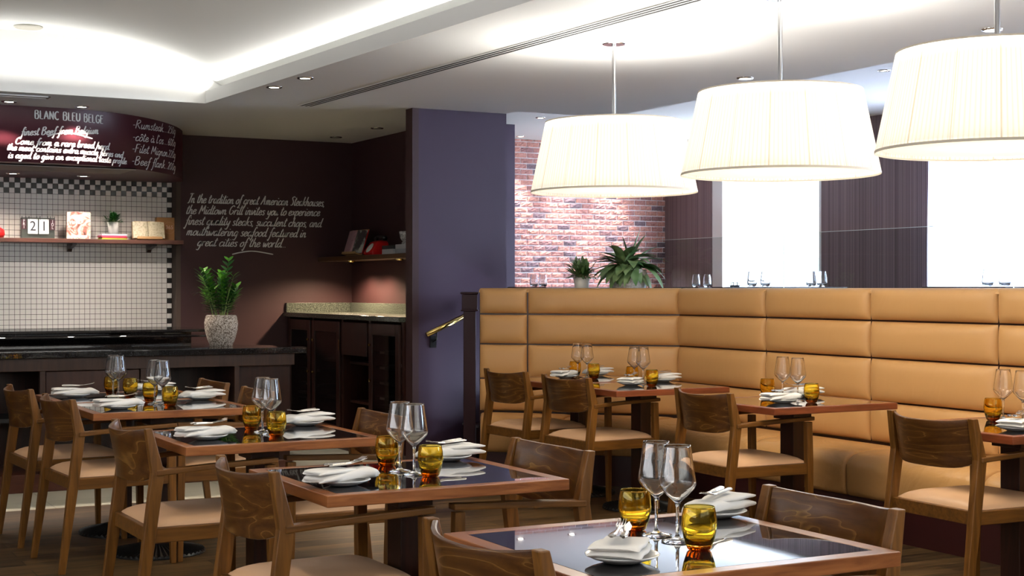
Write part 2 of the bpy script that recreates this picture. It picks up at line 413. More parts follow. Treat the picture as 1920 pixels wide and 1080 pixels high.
# brick end wall: every brick a rough slab of its own relief in one wall mesh
def brick_wall():
    rb = random.Random(3)
    bm = B(); box(bm, 5.34, 10.77, 15.86, 16.05, .5, UZ+.02, 0)
    P_, L_ = .0670, .1745
    row = 0; z = .60
    while z < UZ:
        x = 7.4-(L_/2 if row % 2 else 0)
        while x < 10.75:
            x0, x1 = x+.005, min(x+L_-.005, 10.749); z0, z1 = z+.0055, min(z+P_-.005, UZ)
            if x1-x0 > .02 and z1-z0 > .015:
                mi = rb.choices((1, 2, 3, 4), (4, 3, 2, 1.3))[0]; dp = rb.uniform(.008, .016); nx, nz = 7, 4
                g = []
                for j in range(nz+1):
                    r = []
                    for i in range(nx+1):
                        e = (i in (0, nx)) or (j in (0, nz))
                        y = 15.86-(dp*.55 if e else dp+rb.uniform(-.005, .004))
                        jx = rb.uniform(-.0015, .0015); r.append(bm.verts.new((x0+(x1-x0)*i/nx+jx, y, z0+(z1-z0)*j/nz+jx)))
                    g.append(r)
                for j in range(nz):
                    for i in range(nx): bm.faces.new((g[j][i], g[j][i+1], g[j+1][i+1], g[j+1][i])).material_index = mi
                # reveals down to the mortar
                loop = g[0]+[g[j][nx] for j in range(1, nz+1)]+g[nz][-2::-1]+[g[j][0] for j in range(nz-1, 0, -1)]
                ring = [bm.verts.new((v.co.x, 15.86, v.co.z)) for v in loop]
                for k in range(len(loop)):
                    k2 = (k+1) % len(loop); bm.faces.new((loop[k], loop[k2], ring[k2], ring[k])).material_index = mi
            x += L_
        z += P_; row += 1
    mort = M('pale_mortar', (.70, .66, .66), .9)
    cols = [(.37, .165, .13), (.30, .13, .11), (.21, .10, .095), (.13, .08, .09)]
    ms = [mort]
    for i, c in enumerate(cols):
        m = M('brick_face_%d' % i, c, .85); f = noise(m, coords(m), 45, 4, .7)
        lk(m, ramp(m, f, [(.35, tuple(q*.7 for q in c)), (.65, tuple(min(1, q*1.35) for q in c))]), bsdf(m).inputs['Base Color'])
        bump(m, f, .5, .004); ms.append(m)
    return struct('wall_brick', bm, ms, recalc=False)
brick_wall()

# ------------------------------------------------------------------ tiled wall behind the bar
def tiled_wall():
    bm = B(); Y = 12.94; pt = .0447
    box(bm, -2.5, 3.512, Y+.004, 13.01, 0, CZ+.02, 0)
    top = 2.332; rnd = random.Random(5)
    x_end = 3.512; i = 0
    while True:
        x1 = x_end-i*pt; x0 = x1-pt
        if x0 < 1.2: break
        for j in range(60):
            z1 = top-j*pt; z0 = z1-pt
            if z0 < .9: break
            blk = False
            if i == 0: blk = (j % 2 == 0)
            if j <= 3: blk = (i+j) % 2 == 0
            a = .0017
            box(bm, x0+a, x1-a, Y, Y+.006, z0+a, z1-a, 2 if blk else 1)
        i += 1
    # return strip of half tiles on the recess side, facing the bar
    for j in range(60):
        z1 = top-j*pt; z0 = z1-pt
        if z0 < .9: break
        for k in range(3):
            y1 = Y-k*pt; y0 = y1-pt; a = .0017
            box(bm, 3.545, 3.5515, y0+a, y1-a, z0+a, z1-a, 2 if (j+k) % 2 else 1)
    box(bm, 3.512, 3.553, 12.80, 13.0, 0, CZ, 0)
    wt = M('cream_glazed_tile', (.74, .69, .63), .22, spec=.5); bt = M('charcoal_glazed_tile', (.022, .020, .018), .22)
    return struct('wall_tiled', bm, [M('brown_grout', (.06, .04, .03), .8), wt, bt])
tiled_wall()

# ------------------------------------------------------------------ curved maroon bulkhead over the bar
def catmull(pts, n=8):
    out = []
    P = [pts[0]]+list(pts)+[pts[-1]]
    for i in range(1, len(P)-2):
        a, b, c, d = P[i-1], P[i], P[i+1], P[i+2]
        for k in range(n):
            t = k/n
            out.append(tuple(.5*((2*b[j])+(c[j]-a[j])*t+(2*a[j]-5*b[j]+4*c[j]-d[j])*t*t+(3*b[j]-a[j]-3*c[j]+d[j])*t**3) for j in range(len(b))))
    out.append(tuple(pts[-1])); return out
BK = catmull([(-2.5, 11.323), (.5, 11.323), (1.8, 11.323), (2.12, 11.323), (2.374, 11.335), (2.71, 11.465), (3.03, 11.735), (3.29, 12.09), (3.47, 12.46), (3.56, 12.80)], 6)
BL = [0]
for a, b in zip(BK, BK[1:]): BL.append(BL[-1]+math.dist(a, b))
def bk_at(s):
    for i in range(len(BL)-1):
        if BL[i+1] >= s or i == len(BL)-2:
            t = (s-BL[i])/(BL[i+1]-BL[i]); a, b = BK[i], BK[i+1]
            tx_, ty_ = (b[0]-a[0]), (b[1]-a[1]); L = math.hypot(tx_, ty_)
            return (a[0]+tx_*t, a[1]+ty_*t), (ty_/L, -tx_/L)
def bk_s(u):   # arc length where the sight line through column u meets the bulkhead
    k = (u-960)/FPX; rx, ry = k*cs+sn, -k*sn+cs
    for i in range(len(BL)-1):
        a, b = BK[i], BK[i+1]
        ca = a[0]*ry-a[1]*rx; cb = b[0]*ry-b[1]*rx
        if ca*cb <= 0:
            t = ca/(ca-cb); return BL[i]+t*(BL[i+1]-BL[i]), (a[0]+(b[0]-a[0])*t)*sn+(a[1]+(b[1]-a[1])*t)*cs
BZ0 = 2.283
def bulkhead():
    bm = B()
    pl = [(x, y) for x, y in BK]
    lo = [bm.verts.new((x, y, BZ0)) for x, y in pl]; hi = [bm.verts.new((x, y, CZ+.01)) for x, y in pl]
    for i in range(len(pl)-1): bm.faces.new((lo[i], lo[i+1], hi[i+1], hi[i])).smooth = True
    # underside with the recessed pale service panel
    bm2 = [bm.verts.new((-2.5, 12.94, BZ0)), bm.verts.new((3.55, 12.94, BZ0))]
    bm.faces.new(lo+[bm2[1], bm2[0]]).material_index = 0
    o = struct('wall_bulkhead', bm, [maroon_sign], recalc=True)
    ob('soffit_panel', box(bx(-2.4, 2.84, 11.50, 11.54, BZ0-.012, BZ0+.001), -2.4, 2.84, 11.50, 12.05, BZ0-.008, BZ0+.001), M('grey_soffit_paint', (.30, .26, .22), .6), o)
    return o
bulk = bulkhead()

# ------------------------------------------------------------------ hand lettering, drawn as brush strokes on the walls
G = {  # advance, strokes in em of x-height
'a': (.95, ['.74,.80 .5,1 .2,.85 .08,.45 .2,.05 .45,.08 .68,.45 .76,.98', '.76,.98 .70,.3 .82,0 1.02,.25']),
'b': (.85, ['.25,2 .12,1 .1,.1 .42,0 .72,.45 .55,.95 .15,.55']),
'c': (.78, ['.68,.8 .45,1 .1,.65 .14,.1 .42,0 .78,.28']),
'd': (1.0, ['.70,.85 .4,1 .1,.6 .14,.1 .42,.05 .7,.5', '.88,2 .74,.9 .72,.2 .86,0 1.05,.2']),
'e': (.80, ['.1,.42 .5,.55 .62,.85 .4,1 .1,.65 .15,.1 .42,0 .82,.3']),
'f': (.62, ['.82,1.75 .6,2 .38,1.4 .25,0 .05,-.85 -.1,-.6', '.0,.92 .65,1.0']),
'g': (.92, ['.72,.85 .4,1 .1,.6 .14,.1 .42,.05 .7,.5 .76,.95', '.76,.95 .62,-.2 .38,-.85 .02,-.7']),
'h': (.92, ['.3,2 .15,1 .08,0', '.1,.45 .4,1 .62,.8 .6,.15 .72,0 .94,.22']),
'i': (.46, ['.16,1 .1,.2 .24,0 .46,.25', '.24,1.38 .27,1.52']),
'k': (.82, ['.3,2 .15,1 .08,0', '.65,1 .15,.5', '.3,.58 .62,.05 .82,.1']),
'l': (.46, ['.36,2 .18,1 .12,.2 .25,0 .46,.22']),
'm': (1.28, ['.14,1 .1,.5 .06,0', '.1,.55 .38,1 .5,.85 .45,.0', '.48,.55 .78,1 .92,.82 .88,.15 1.0,0 1.24,.22']),
'n': (.92, ['.14,1 .1,.5 .06,0', '.1,.55 .4,1 .58,.82 .55,.15 .68,0 .9,.22']),
'o': (.82, ['.42,1 .1,.6 .14,.08 .44,.02 .72,.45 .6,.95 .4,1']),
'p': (.85, ['.18,1 .1,0 0,-.9', '.14,.6 .45,1 .72,.7 .55,.08 .15,.12']),
'q': (.92, ['.72,.85 .4,1 .1,.6 .14,.1 .42,.05 .7,.5 .76,.95', '.76,.95 .66,0 .6,-.85 .82,-.5']),
'r': (.68, ['.14,1 .1,.5 .06,0', '.1,.5 .38,.98 .64,.88']),
's': (.68, ['.62,.88 .35,1 .16,.78 .5,.35 .38,0 .02,.12']),
't': (.58, ['.38,1.75 .2,.9 .16,.2 .3,0 .55,.22', '-.02,1.2 .62,1.32']),
'u': (.95, ['.14,1 .1,.2 .3,0 .6,.45 .68,1', '.68,1 .62,.2 .76,0 .96,.25']),
'v': (.74, ['.08,1 .25,.0 .7,1.05']),
'w': (1.1, ['.08,1 .2,.0 .52,.85', '.5,.85 .62,.0 1.05,1.05']),
'x': (.78, ['.1,1 .4,.5 .7,0', '.68,1 .05,0']),
'y': (.88, ['.14,1 .14,.3 .35,.1 .66,.55', '.76,1 .58,-.2 .35,-.85 .0,-.7']),
'A': (1.35, ['.05,0 .45,1.0 .75,1.95', '.75,1.95 .85,1 .95,0', '.25,.75 1.15,.8']),
'B': (1.15, ['.15,1.9 .12,1 .1,0', '.05,1.85 .6,1.95 .8,1.5 .2,1.02', '.2,1.02 .8,.9 .85,.35 .5,0 .1,.02']),
'C': (1.1, ['1,1.6 .7,1.95 .2,1.4 .12,.5 .45,0 .95,.35']),
'F': (1.0, ['.2,1.9 .15,1 .1,0', '.1,1.88 .95,1.95', '.15,1.0 .7,1.05']),
'G': (1.2, ['1,1.65 .7,1.95 .2,1.4 .12,.5 .5,0 .95,.5 .95,.85', '.95,.85 .55,.85']),
'I': (.75, ['.1,1.85 .5,2.0 1.0,1.95', '.62,1.95 .4,.8 .2,.0 -.1,-.05']),
'M': (1.5, ['.1,0 .25,1 .35,1.9', '.35,1.9 .55,1.1 .72,.6', '.72,.6 .95,1.3 1.15,1.9', '1.15,1.9 1.2,.9 1.3,0']),
'R': (1.15, ['.15,1.9 .12,1 .1,0', '.05,1.85 .65,1.95 .82,1.5 .2,.98', '.3,.98 .6,.5 1.0,0']),
'S': (1.0, ['1.0,1.75 .65,1.95 .3,1.6 .72,.8 .55,.1 .1,.1']),
'0': (.85, ['.42,1.7 .1,1.2 .1,.4 .4,0 .7,.5 .7,1.2 .42,1.7']),
'2': (.85, ['.12,1.4 .4,1.7 .68,1.35 .4,.6 .08,.02', '.08,.02 .75,.05']),
'5': (.85, ['.68,1.68 .22,1.65', '.22,1.65 .18,1.0', '.18,1.0 .55,1.05 .7,.5 .4,0 .1,.15']),
'6': (.85, ['.65,1.7 .25,1.2 .1,.5 .35,0 .68,.35 .5,.85 .15,.6']),
'-': (.62, ['.05,.7 .5,.75']), '.': (.34, ['.1,.02 .16,.08']), ',': (.34, ['.15,.1 .05,-.25']), "'": (.35, ['.2,1.9 .14,1.5']), ' ': (.55, []),
'ô': (.82, ['.42,1 .1,.6 .14,.08 .44,.02 .72,.45 .6,.95 .4,1', '.2,1.3 .45,1.6 .7,1.3']),
'à': (.95, ['.72,.85 .4,1 .1,.6 .14,.1 .42,.05 .7,.5 .76,.95', '.76,.95 .68,.3 .82,0 1.02,.25', '.3,1.6 .55,1.3']),
}
K = {  # thin deco capitals, straight strokes
'B': (.62, ['.05,1 .05,0', '.05,1 .3,1 .4,.82 .3,.62 .05,.6', '.05,.6 .34,.58 .45,.3 .34,0 .05,0']),
'L': (.5, ['.05,1 .05,0', '.05,0 .4,0']), 'A': (.66, ['.02,0 .27,1', '.27,1 .52,0', '.1,.35 .44,.35']),
'N': (.62, ['.05,0 .05,1', '.05,1 .46,0', '.46,0 .46,1']), 'C': (.62, ['.48,.88 .3,1 .08,.75 .08,.25 .3,0 .48,.12']),
'E': (.52, ['.05,1 .05,0', '.05,1 .42,1', '.05,.6 .36,.6', '.05,0 .42,0']), 'U': (.62, ['.05,1 .05,.25 .25,0 .46,.25 .46,1']),
'G': (.64, ['.48,.85 .3,1 .08,.75 .08,.25 .3,0 .5,.2', '.5,.2 .5,.48', '.5,.48 .32,.48']), ' ': (.4, [])}
def parse(s): return [tuple(map(float, p.split(','))) for p in s.split()]
def line_strokes(txt, font, slant):
    x = 0; out = []
    for ch in txt:
        adv, st = font[ch]
        for s in st:
            pts = parse(s)
            pts = catmull(pts, 5) if len(pts) > 2 else [tuple(pts[0][j]+(pts[1][j]-pts[0][j])*k/3 for j in (0, 1)) for k in range(4)]
            out.append([(x+px+slant*py, py) for px, py in pts])
        x += adv
    return out, x
def ribbon(bm, pts, wid, put):
    n = len(pts); L = []; R = []
    for i, (x, y) in enumerate(pts):
        a = pts[max(i-1, 0)]; b = pts[min(i+1, n-1)]; tx_, ty_ = b[0]-a[0], b[1]-a[1]; l = math.hypot(tx_, ty_) or 1
        w_ = wid*(.55+.75*abs(ty_/l))*(.65 if i in (0, n-1) else 1)/2; nx, ny = -ty_/l*w_, tx_/l*w_
        L.append(bm.verts.new(put(x+nx, y+ny))); R.append(bm.verts.new(put(x-nx, y-ny)))
    for i in range(n-1): bm.faces.new((L[i], L[i+1], R[i+1], R[i]))
def write(parent, lines, put, font, slant=.2, name='lettering'):
    """lines: (text, s0, s1, z0, z1, height); put(s, z) gives the point on the wall"""
    for txt, s0, s1, z0, z1, h in lines:
        bm = B(); st, W = line_strokes(txt, font, slant); k = (s1-s0)/W
        for pts in st:
            q = [(s0+x*k, z0+(z1-z0)*(x/W)+y*h) for x, y in pts]
            ribbon(bm, q, .0078 if font is G else .0085, put)
        o = ob(name, bm, chalk, parent, recalc=False)
def put_bulk(s, z):
    (x, y), (nx, ny) = bk_at(s); return (x+nx*.004, y+ny*.004, z)
def put_text(x, z): return (x, TEXTY-.004, z)
def bl(txt, u0, v0, u1, v1, hpx):
    s0, d0 = bk_s(u0); s1, d1 = bk_s(u1); return (txt, s0, s1, z_of(d0, v0), z_of(d1, v1), hpx*((d0+d1)/2)/FPX)
write(bulk, [bl('BLANC BLEU BELGE', 65, 222, 194, 232, 15)], put_bulk, K, 0)
write(bulk, [bl('finest Beef from Belgium', 39, 254, 184, 251, 7.4),
             bl('Come from a rare breed herd.', 28, 270, 206, 281, 6.6),
             bl('the meat contains extra muscle fibres and', 13, 281, 230, 296, 6.2),
             bl('is aged to give an exceptional taste profile.', 15, 296, 238, 308, 6.2),
             bl('-Rumsteak.....250g', 247, 240, 328, 252, 8.0), bl('-côte à l\'os.....600g', 247, 263, 328, 275, 8.0),
             bl('-Filet Mignon.220g', 246, 285, 328, 297, 8.0), bl('-Beef flank...200g', 245, 308, 328, 320, 8.0)], put_bulk, G)
def swoosh(parent, p, put, wid):
    bm = B(); ribbon(bm, catmull(p, 8), wid, put); ob('underline_stroke', bm, chalk, parent, recalc=False)
def bp(u, v): s, d = bk_s(u); return (s, z_of(d, v))
swoosh(bulk, [bp(89, 256), bp(105, 251), bp(135, 250), bp(173, 260)], put_bulk, .012)
def tp(u, v): x, d = on_y(u, TEXTY); return (x, z_of(d, v))
def tl(txt, u0, v0, u1, v1, hpx):
    a, b = tp(u0, v0), tp(u1, v1); return (txt, a[0], b[0], a[1], b[1], hpx*13.25/FPX)
write(back, [tl('In the tradition of great American Steakhouses,', 352, 380, 608, 387, 8.6),
             tl('the Midtown Grill invites you to experience', 348, 401, 599, 405, 8.6),
             tl('finest quality steaks, succulent chops, and', 347, 421, 602, 426, 8.6),
             tl('mouthwatering seafood featured in', 349, 441, 573, 445, 8.6),
             tl('great cities of the world...', 369, 461, 536, 464, 8.6)], put_text, G, .3)
swoosh(back, [tp(435, 477), tp(450, 473.5), tp(475, 471), tp(512, 477)], put_text, .014)

# ------------------------------------------------------------------ bar: front counter, back counter, shelf
def bar():
    t = thing('bar_counter', 'long bar counter of brown wood with glossy black stone top and open shelves', 'counter', (1.0, 10.5, 0))
    off = Matrix.Translation((-1.0, -10.5, 0))
    def part(name, bm, m, par=t, **k):
        bmesh.ops.transform(bm, matrix=off, verts=bm.verts); return ob(name, bm, m, par, **k)
    bm = B()
    pl = [(-2.4, 9.987), (3.20, 9.987), (3.686, 9.987), (3.70, 10.10), (3.10, 11.16), (-2.4, 11.16)]
    loft(bm, [[(x, y, .886) for x, y in pl], [(x, y, .928) for x, y in pl]]); part('countertop', bm, bar_stone, bevel=.004)
    part('apron', bx(-2.4, 3.61, 10.03, 10.07, .80, .885), bar_wood, bevel=.003)
    bm = B(); box(bm, -2.4, 3.60, 10.62, 10.66, .12, .885); box(bm, 3.20, 3.60, 10.10, 10.62, .12, .798); part('body', bm, dark_wood)
    for x in (1.844, 2.51, 3.168):
        part('post', bx(x, x+.036, 10.035, 10.085, .12, .799), bar_wood, bevel=.002)
    d = part('drawer_front', bx(1.885, 2.505, 10.05, 10.09, .50, .795), woodmat('drawer_veneer', (.030, .011, .007), (.052, .020, .012), (20, 20, 2), .35), bevel=.004)
    part('shelf_board', bx(-2.4, 3.19, 10.12, 10.60, .46, .485), inner_dark)
    part('plinth', bx(-2.4, 3.60, 10.045, 10.62, 0, .12), plinth, bevel=.004)
bar()
tag(ob('back_counter', box(box(box(bx(-2.4, 3.44, 11.60, 12.40, .998, 1.02), -2.4, 3.48, 11.24, 11.60, .970, .985), -2.4, 3.42, 12.0, 12.3, 0, .997), -2.4, 3.50, 12.91, 12.935, 0, .962), bar_stone, bevel=.004),
    'stepped black polished back counter running below the tiled wall', 'counter')
sh = thing('wall_shelf', 'brown wooden shelf with brackets on the tiled wall', 'shelf', (2.4, 12.8, 1.74))
def sub(name, bm, m, par, c, **k):
    bmesh.ops.translate(bm, verts=bm.verts, vec=(-c[0], -c[1], -c[2])); return ob(name, bm, m, par, **k)
shelf_wood = woodmat('shelf_brown_wood', (.07, .024, .015), (.14, .055, .035), (2, 20, 20), .4)
sub('board', bx(-2.4, 3.54, 12.66, 12.935, 1.730, 1.765), shelf_wood, sh, (2.4, 12.8, 1.74), bevel=.003)
for x in (2.60, 3.28):
    bm = B(); loft(bm, [[(x+q, 12.934, 1.728), (x+q, 12.70, 1.728), (x+q, 12.70, 1.715), (x+q, 12.88, 1.685), (x+q, 12.90, 1.66), (x+q, 12.934, 1.66)] for q in (0, .035)])
    sub('bracket', bm, dark_wood, sh, (2.4, 12.8, 1.74))

# ------------------------------------------------------------------ printed matter and small things on the shelf
def text(name, s, size, loc, m, parent=None, rot=(PI/2, 0, 0), sx=1, sp=1, align='CENTER'):
    cu = bpy.data.curves.new(name, 'FONT'); cu.body = s; cu.size = size; cu.align_x = align; cu.align_y = 'CENTER'
    cu.extrude = .0004; cu.space_line = sp
    o = bpy.data.objects.new(name, cu); C.objects.link(o); bpy.context.view_layer.update()
    me = bpy.data.meshes.new_from_object(o.evaluated_get(bpy.context.evaluated_depsgraph_get())); bpy.data.objects.remove(o)
    me.materials.clear(); me.materials.append(m)
    r = bpy.data.objects.new(name, me); C.objects.link(r); r.location = loc; r.rotation_euler = rot; r.scale = (sx, 1, 1)
    if parent: r.parent = parent
    return r
ink = M('black_ink', (.02, .02, .025), .6); white_ink = M('white_ink', (.85, .85, .83), .6)
SZ = 1.765
def calendar():
    t = thing('flip_calendar', 'metal perpetual flip calendar with white number cards on tiled wall shelf', 'calendar', (2.335, 12.80, SZ))
    ob('stand', bx(-.135, .135, -.02, .03, 0, .175), M('dull_green_metal', (.10, .11, .09), .35, .5), t, bevel=.003)
    cards = [(-.118, .040, .085, 'F\nR\nI', 1), (-.046, .082, .125, '2', 0), (.044, .082, .125, '1', 0), (.114, .044, .090, 'J\nU\nL', 1)]
    wc = M('white_card', (.80, .78, .76), .5); dc = M('maroon_card', (.07, .025, .03), .5)
    for x, w_, h, s, dk in cards:
        c = ob('card', bx(x-w_/2, x+w_/2, -.035, -.028, .163-h, .163), dc if dk else wc, t, bevel=.0015 if dk else .005)
        text('numeral', s, (.034 if dk else .115), (x, -.0362, .163-h/2), white_ink if dk else ink, c, sx=.9, sp=.75)
    bm = B(); tube(bm, [(-.135, -.03, .172), (.135, -.03, .172)], .002, 6)
    for x, w_, *_ in cards:
        for q in (-1, 1):
            p = [(x+q*w_*.38, -.032+.012*math.cos(a), .170+.018*math.sin(a)) for a in [i*PI/6 for i in range(13)]]; tube(bm, p, .0014, 5)
    ob('ring_wire', bm, black_iron, t)
calendar()
def cover_mat():
    m = M('photo_cover', (.5, .3, .2), .3); n = noise(m, coords(m), 11, 3, .6, 1.5)
    lk(m, ramp(m, n, [(.30, (.12, .05, .03)), (.42, (.55, .18, .13)), (.52, (.80, .66, .55)), (.62, (.75, .55, .42)), (.72, (.25, .30, .08))]), bsdf(m).inputs['Base Color']); return m
t = thing('cookbook', 'upright meat cookbook with photo cover on the tiled wall shelf', 'book', (2.665, 12.78, SZ))
ob('cover', bx(-.10, .10, -.018, .012, 0, .232), cover_mat(), t, bevel=.002)
ob('pages', bx(-.094, .1005, -.015, .009, .003, .229), linen, t)
text('title', 'vlees', .045, (-.035, -.0195, .145), white_ink, t); 
bm = B(); box(bm, -.055, .07, -.0188, -.0178, .018, .034); ob('caption_strip', bm, white_ink, t)
red = M('red_cast_iron', (.6, .02, .02), .3)
bm = B(); lathe(bm, [(0, 0), (.07, 0), (.085, .03), (.08, .07), (.03, .10), (0, .105)], 24)
tag(ob('red_pot', bm, red, smooth=True), 'red enamel pot at the left end of the tiled wall shelf', 'pot').location = (1.985, 12.80, SZ)
stack = [('lime green', (.35, .45, .03), .012, 0), ('red', (.55, .05, .04), .010, .004), ('pink', (.62, .08, .18), .012, -.004), ('white', (.72, .70, .74), .012, .002)]
z = SZ
for k, (nm, c, h, dx) in enumerate(stack):
    o = ob('thin_book', bx(-.105, .11, -.075, .075, 0, h), M(nm.replace(' ', '_')+'_cover', c, .4), bevel=.001)
    o.location = (2.955+dx, 12.80, z); z += h+.0004
    tag(o, '%s thin book, %s of the stack under the small white potted plant' % (nm, ['bottom', 'second from the bottom', 'second from the top', 'top'][k]), 'book', 'books stacked on the tiled wall shelf')
def leaf(bm, base, d, length, width, up=(0, 0, 1), droop=.3, n=6, fold=.15, mi=0):
    base, d = Vector(base), Vector(d).normalized(); s = d.cross(Vector(up))
    if s.length < .05: s = d.cross(Vector((1, .3, 0)))
    s.normalize(); nrm = s.cross(d).normalized(); rows = []; p = base.copy(); step = length/n; dd = d.copy()
    for i in range(n+1):
        t = i/n; w_ = width*(math.sin(PI*min(1, t*.93+.07))**.8)*.5*(1 if t < .98 else .1)
        rows.append((bm.verts.new(p-s*w_+nrm*fold*w_), bm.verts.new(p), bm.verts.new(p+s*w_+nrm*fold*w_)))
        dd = (dd+Vector((0, 0, -1))*droop/n).normalized(); p = p+dd*step
    for a, b in zip(rows, rows[1:]):
        for i in (0, 1):
            f = bm.faces.new((a[i], a[i+1], b[i+1], b[i])); f.material_index = mi; f.smooth = True
def potted(name, label, loc, prof, potm, h_rim, seg=28, par=None):
    t = thing(name, label, 'plant', loc)
    bm = lathe(B(), prof, seg); ob('pot', bm, potm, t, smooth=True)
    r = prof[len(prof)//2][0]
    ob('soil', lathe(B(), [(0, h_rim-.02), (max(p[0] for p in prof)*.86, h_rim-.02)], 20), soil, t, recalc=False)
    return t
def small_plant(name, label, loc, r, h, fol_r, n, potm, lm, seed, L=.05, W=.02):
    rr = random.Random(seed)
    t = potted(name, label, loc, [(0, 0), (r*.78, 0), (r*.86, h*.5), (r, h), (r*.93, h), (r*.80, h*.5), (0, h*.4)], potm, h)
    bm = B(); bs = B()
    for i in range(n):
        a = rr.uniform(0, 2*PI); el = rr.uniform(.15, 1.4); d = Vector((math.cos(a)*math.cos(el), math.sin(a)*math.cos(el), math.sin(el)))
        q = Vector((0, 0, h-.01))+d*fol_r*rr.uniform(.3, .85)
        leaf(bm, q, (d+Vector((rr.uniform(-.5, .5), rr.uniform(-.5, .5), rr.uniform(-.3, .4)))), L*rr.uniform(.7, 1.2), W, droop=.5, n=4)
        if i % 4 == 0: tube(bs, [(0, 0, h-.02), q], .0015, 4, False)
    ob('foliage', bm, lm, t, recalc=False); ob('stems', bs, stem_m, t)
    return t
small_plant('potted_plant', 'small leafy plant in white pot on the stack of thin books', (2.965, 12.80, z), .052, .105, .085, 130, pot_white, leaf_d, 2)
def stand_book(name, label, loc, w_, h, lean, colL, colR, stand, rz=0, photo=False):
    t = thing(name, label, 'book', loc, rz)
    Rm = Matrix.Rotation(lean, 4, 'X')
    def pt(n, bm, m, **k):
        bmesh.ops.transform(bm, matrix=Rm, verts=bm.verts); return ob(n, bm, m, t, **k)
    pt('rest', box(box(bx(-w_*.42, w_*.42, .022, .034, 0, h*1.06), -w_*.4, w_*.4, -.03, .022, 0, .012), -w_*.4, w_*.4, -.034, -.03, 0, .022), stand, bevel=.002)
    pt('cover', bx(-w_/2-.004, w_/2+.004, .012, .019, .014, h), red_paint if photo else M('tan_cover', (.3, .18, .08), .5))
    for q, c in ((-1, colL), (1, colR)):
        bm = B(); rings = []
        for i in range(9):
            x = q*w_/2*i/8; b = .016*math.sin(PI*min(1, (i/8)*1.0+.0)**.6)
            rings.append([(x, .012, .016), (x, -.002-b, .016), (x, -.002-b, h-.004), (x, .012, h-.004)])
        loft(bm, rings); pt('page_block', bm, c, smooth=False)
    # leaning back prop
    bm = B(); beam(bm, [(0, .03+h*.12, h*.62), (0, h*.42, .003)], [(.03, .008)]*2); ob('prop', bm, stand, t)
    return t
stand_wood = M('pale_bamboo', (.45, .26, .10), .45)
def page_mat(name, a, b, sc):
    m = M(name, a, .5); v = coords(m, (1, 1, 1)); f = noise(m, v, sc, 3, .6)
    lk(m, ramp(m, f, [(.5, a), (.62, b)]), bsdf(m).inputs['Base Color']); return m
stand_book('open_recipe_book', 'open cream recipe book on a bamboo stand on tiled wall shelf', (3.265, 12.76, SZ+.003), .275, .165, -.25,
           page_mat('recipe_page', (.58, .52, .36), (.40, .36, .22), 60), page_mat('recipe_page_right', (.56, .50, .34), (.40, .36, .22), 60), stand_wood)
t = thing('brown_box_file', 'brown box with pale 365 emblem leaning at the right end of tiled wall shelf', 'box', (3.455, 12.875, SZ))
ob('box_front', bx(-.10, .072, -.02, .045, 0, .205), M('kraft_brown', (.36, .17, .05), .6), t, bevel=.002)
text('emblem_number', '365', .046, (.012, -.0212, .118), M('pale_pink_ink', (.62, .40, .30), .6), t)
bm = B(); lathe(bm, [(.052, 0), (.049, 0), (.049, .001), (.052, .001)], 40, closed=True); bmesh.ops.rotate(bm, verts=bm.verts, matrix=Matrix.Rotation(PI/2, 3, 'X'))
o = ob('emblem_ring', bm, M('ring_ink', (.45, .22, .10), .6), t); o.location = (.012, -.0202, .115)

# ------------------------------------------------------------------ big ZZ plant on the bar
def zz():
    rr = random.Random(11)
    prof = [(0, 0), (.075, 0), (.082, .008), (.10, .05), (.118, .12), (.121, .17), (.112, .215), (.104, .225), (.096, .222), (.10, .17), (0, .15)]
    t = potted('potted_zz_plant', 'tall green plant in mottled ribbed stone pot on the bar counter', (3.19, 10.42, .929), prof[:1]+prof[1:], pot_rough, .222)
    bs = B(); bl_ = B()
    for i in range(16):
        a = rr.uniform(0, 2*PI); lean = rr.uniform(.03, .50); h = rr.uniform(.22, .44)*(1 if lean < .2 else .8)
        b0 = Vector((.06*math.cos(a)*rr.random(), .06*math.sin(a)*rr.random(), .20)); pts = []
        for k in range(8):
            s = k/7; pts.append(b0+Vector((math.cos(a)*lean*h*s**1.4, math.sin(a)*lean*h*s**1.4, h*s)))
        tube(bs, pts, [.0045*(1-.7*k/7) for k in range(8)], 5)
        n = 10; bright = rr.random() < .5; a2 = rr.uniform(0, PI)
        for k in range(n):
            s = .22+.78*k/(n-1); q = b0+Vector((math.cos(a)*lean*h*s**1.4, math.sin(a)*lean*h*s**1.4, h*s))
            for sd in (0, PI):
                d = Vector((math.cos(a2+sd), math.sin(a2+sd), 1.0*s+.05)); leaf(bl_, q, d, rr.uniform(.055, .085), .036, droop=.3, n=5, mi=1 if (bright and s > .3) or s > .93 else 0)
    # one long low leafy branch out to the left
    p0 = Vector((0, 0, .33)); dv = Vector((-.14, .07, .06)); tube(bs, [p0, p0+dv], .0025, 5)
    for k in range(5): leaf(bl_, p0+dv*(k/4), (-.6+.3*(k % 2), .2, .5 if k % 2 else -.2), .055, .026)
    leaf(bl_, p0+dv, (-.9, .3, .12), .07, .02)
    ob('stems', bs, stem_m, t); ob('foliage', bl_, [leaf_d, leaf_l], t, recalc=False)
    ob('saucer', lathe(B(), [(0, 0), (.082, 0), (.086, .006), (0, .004)], 28), pot_rough, t)
zz()

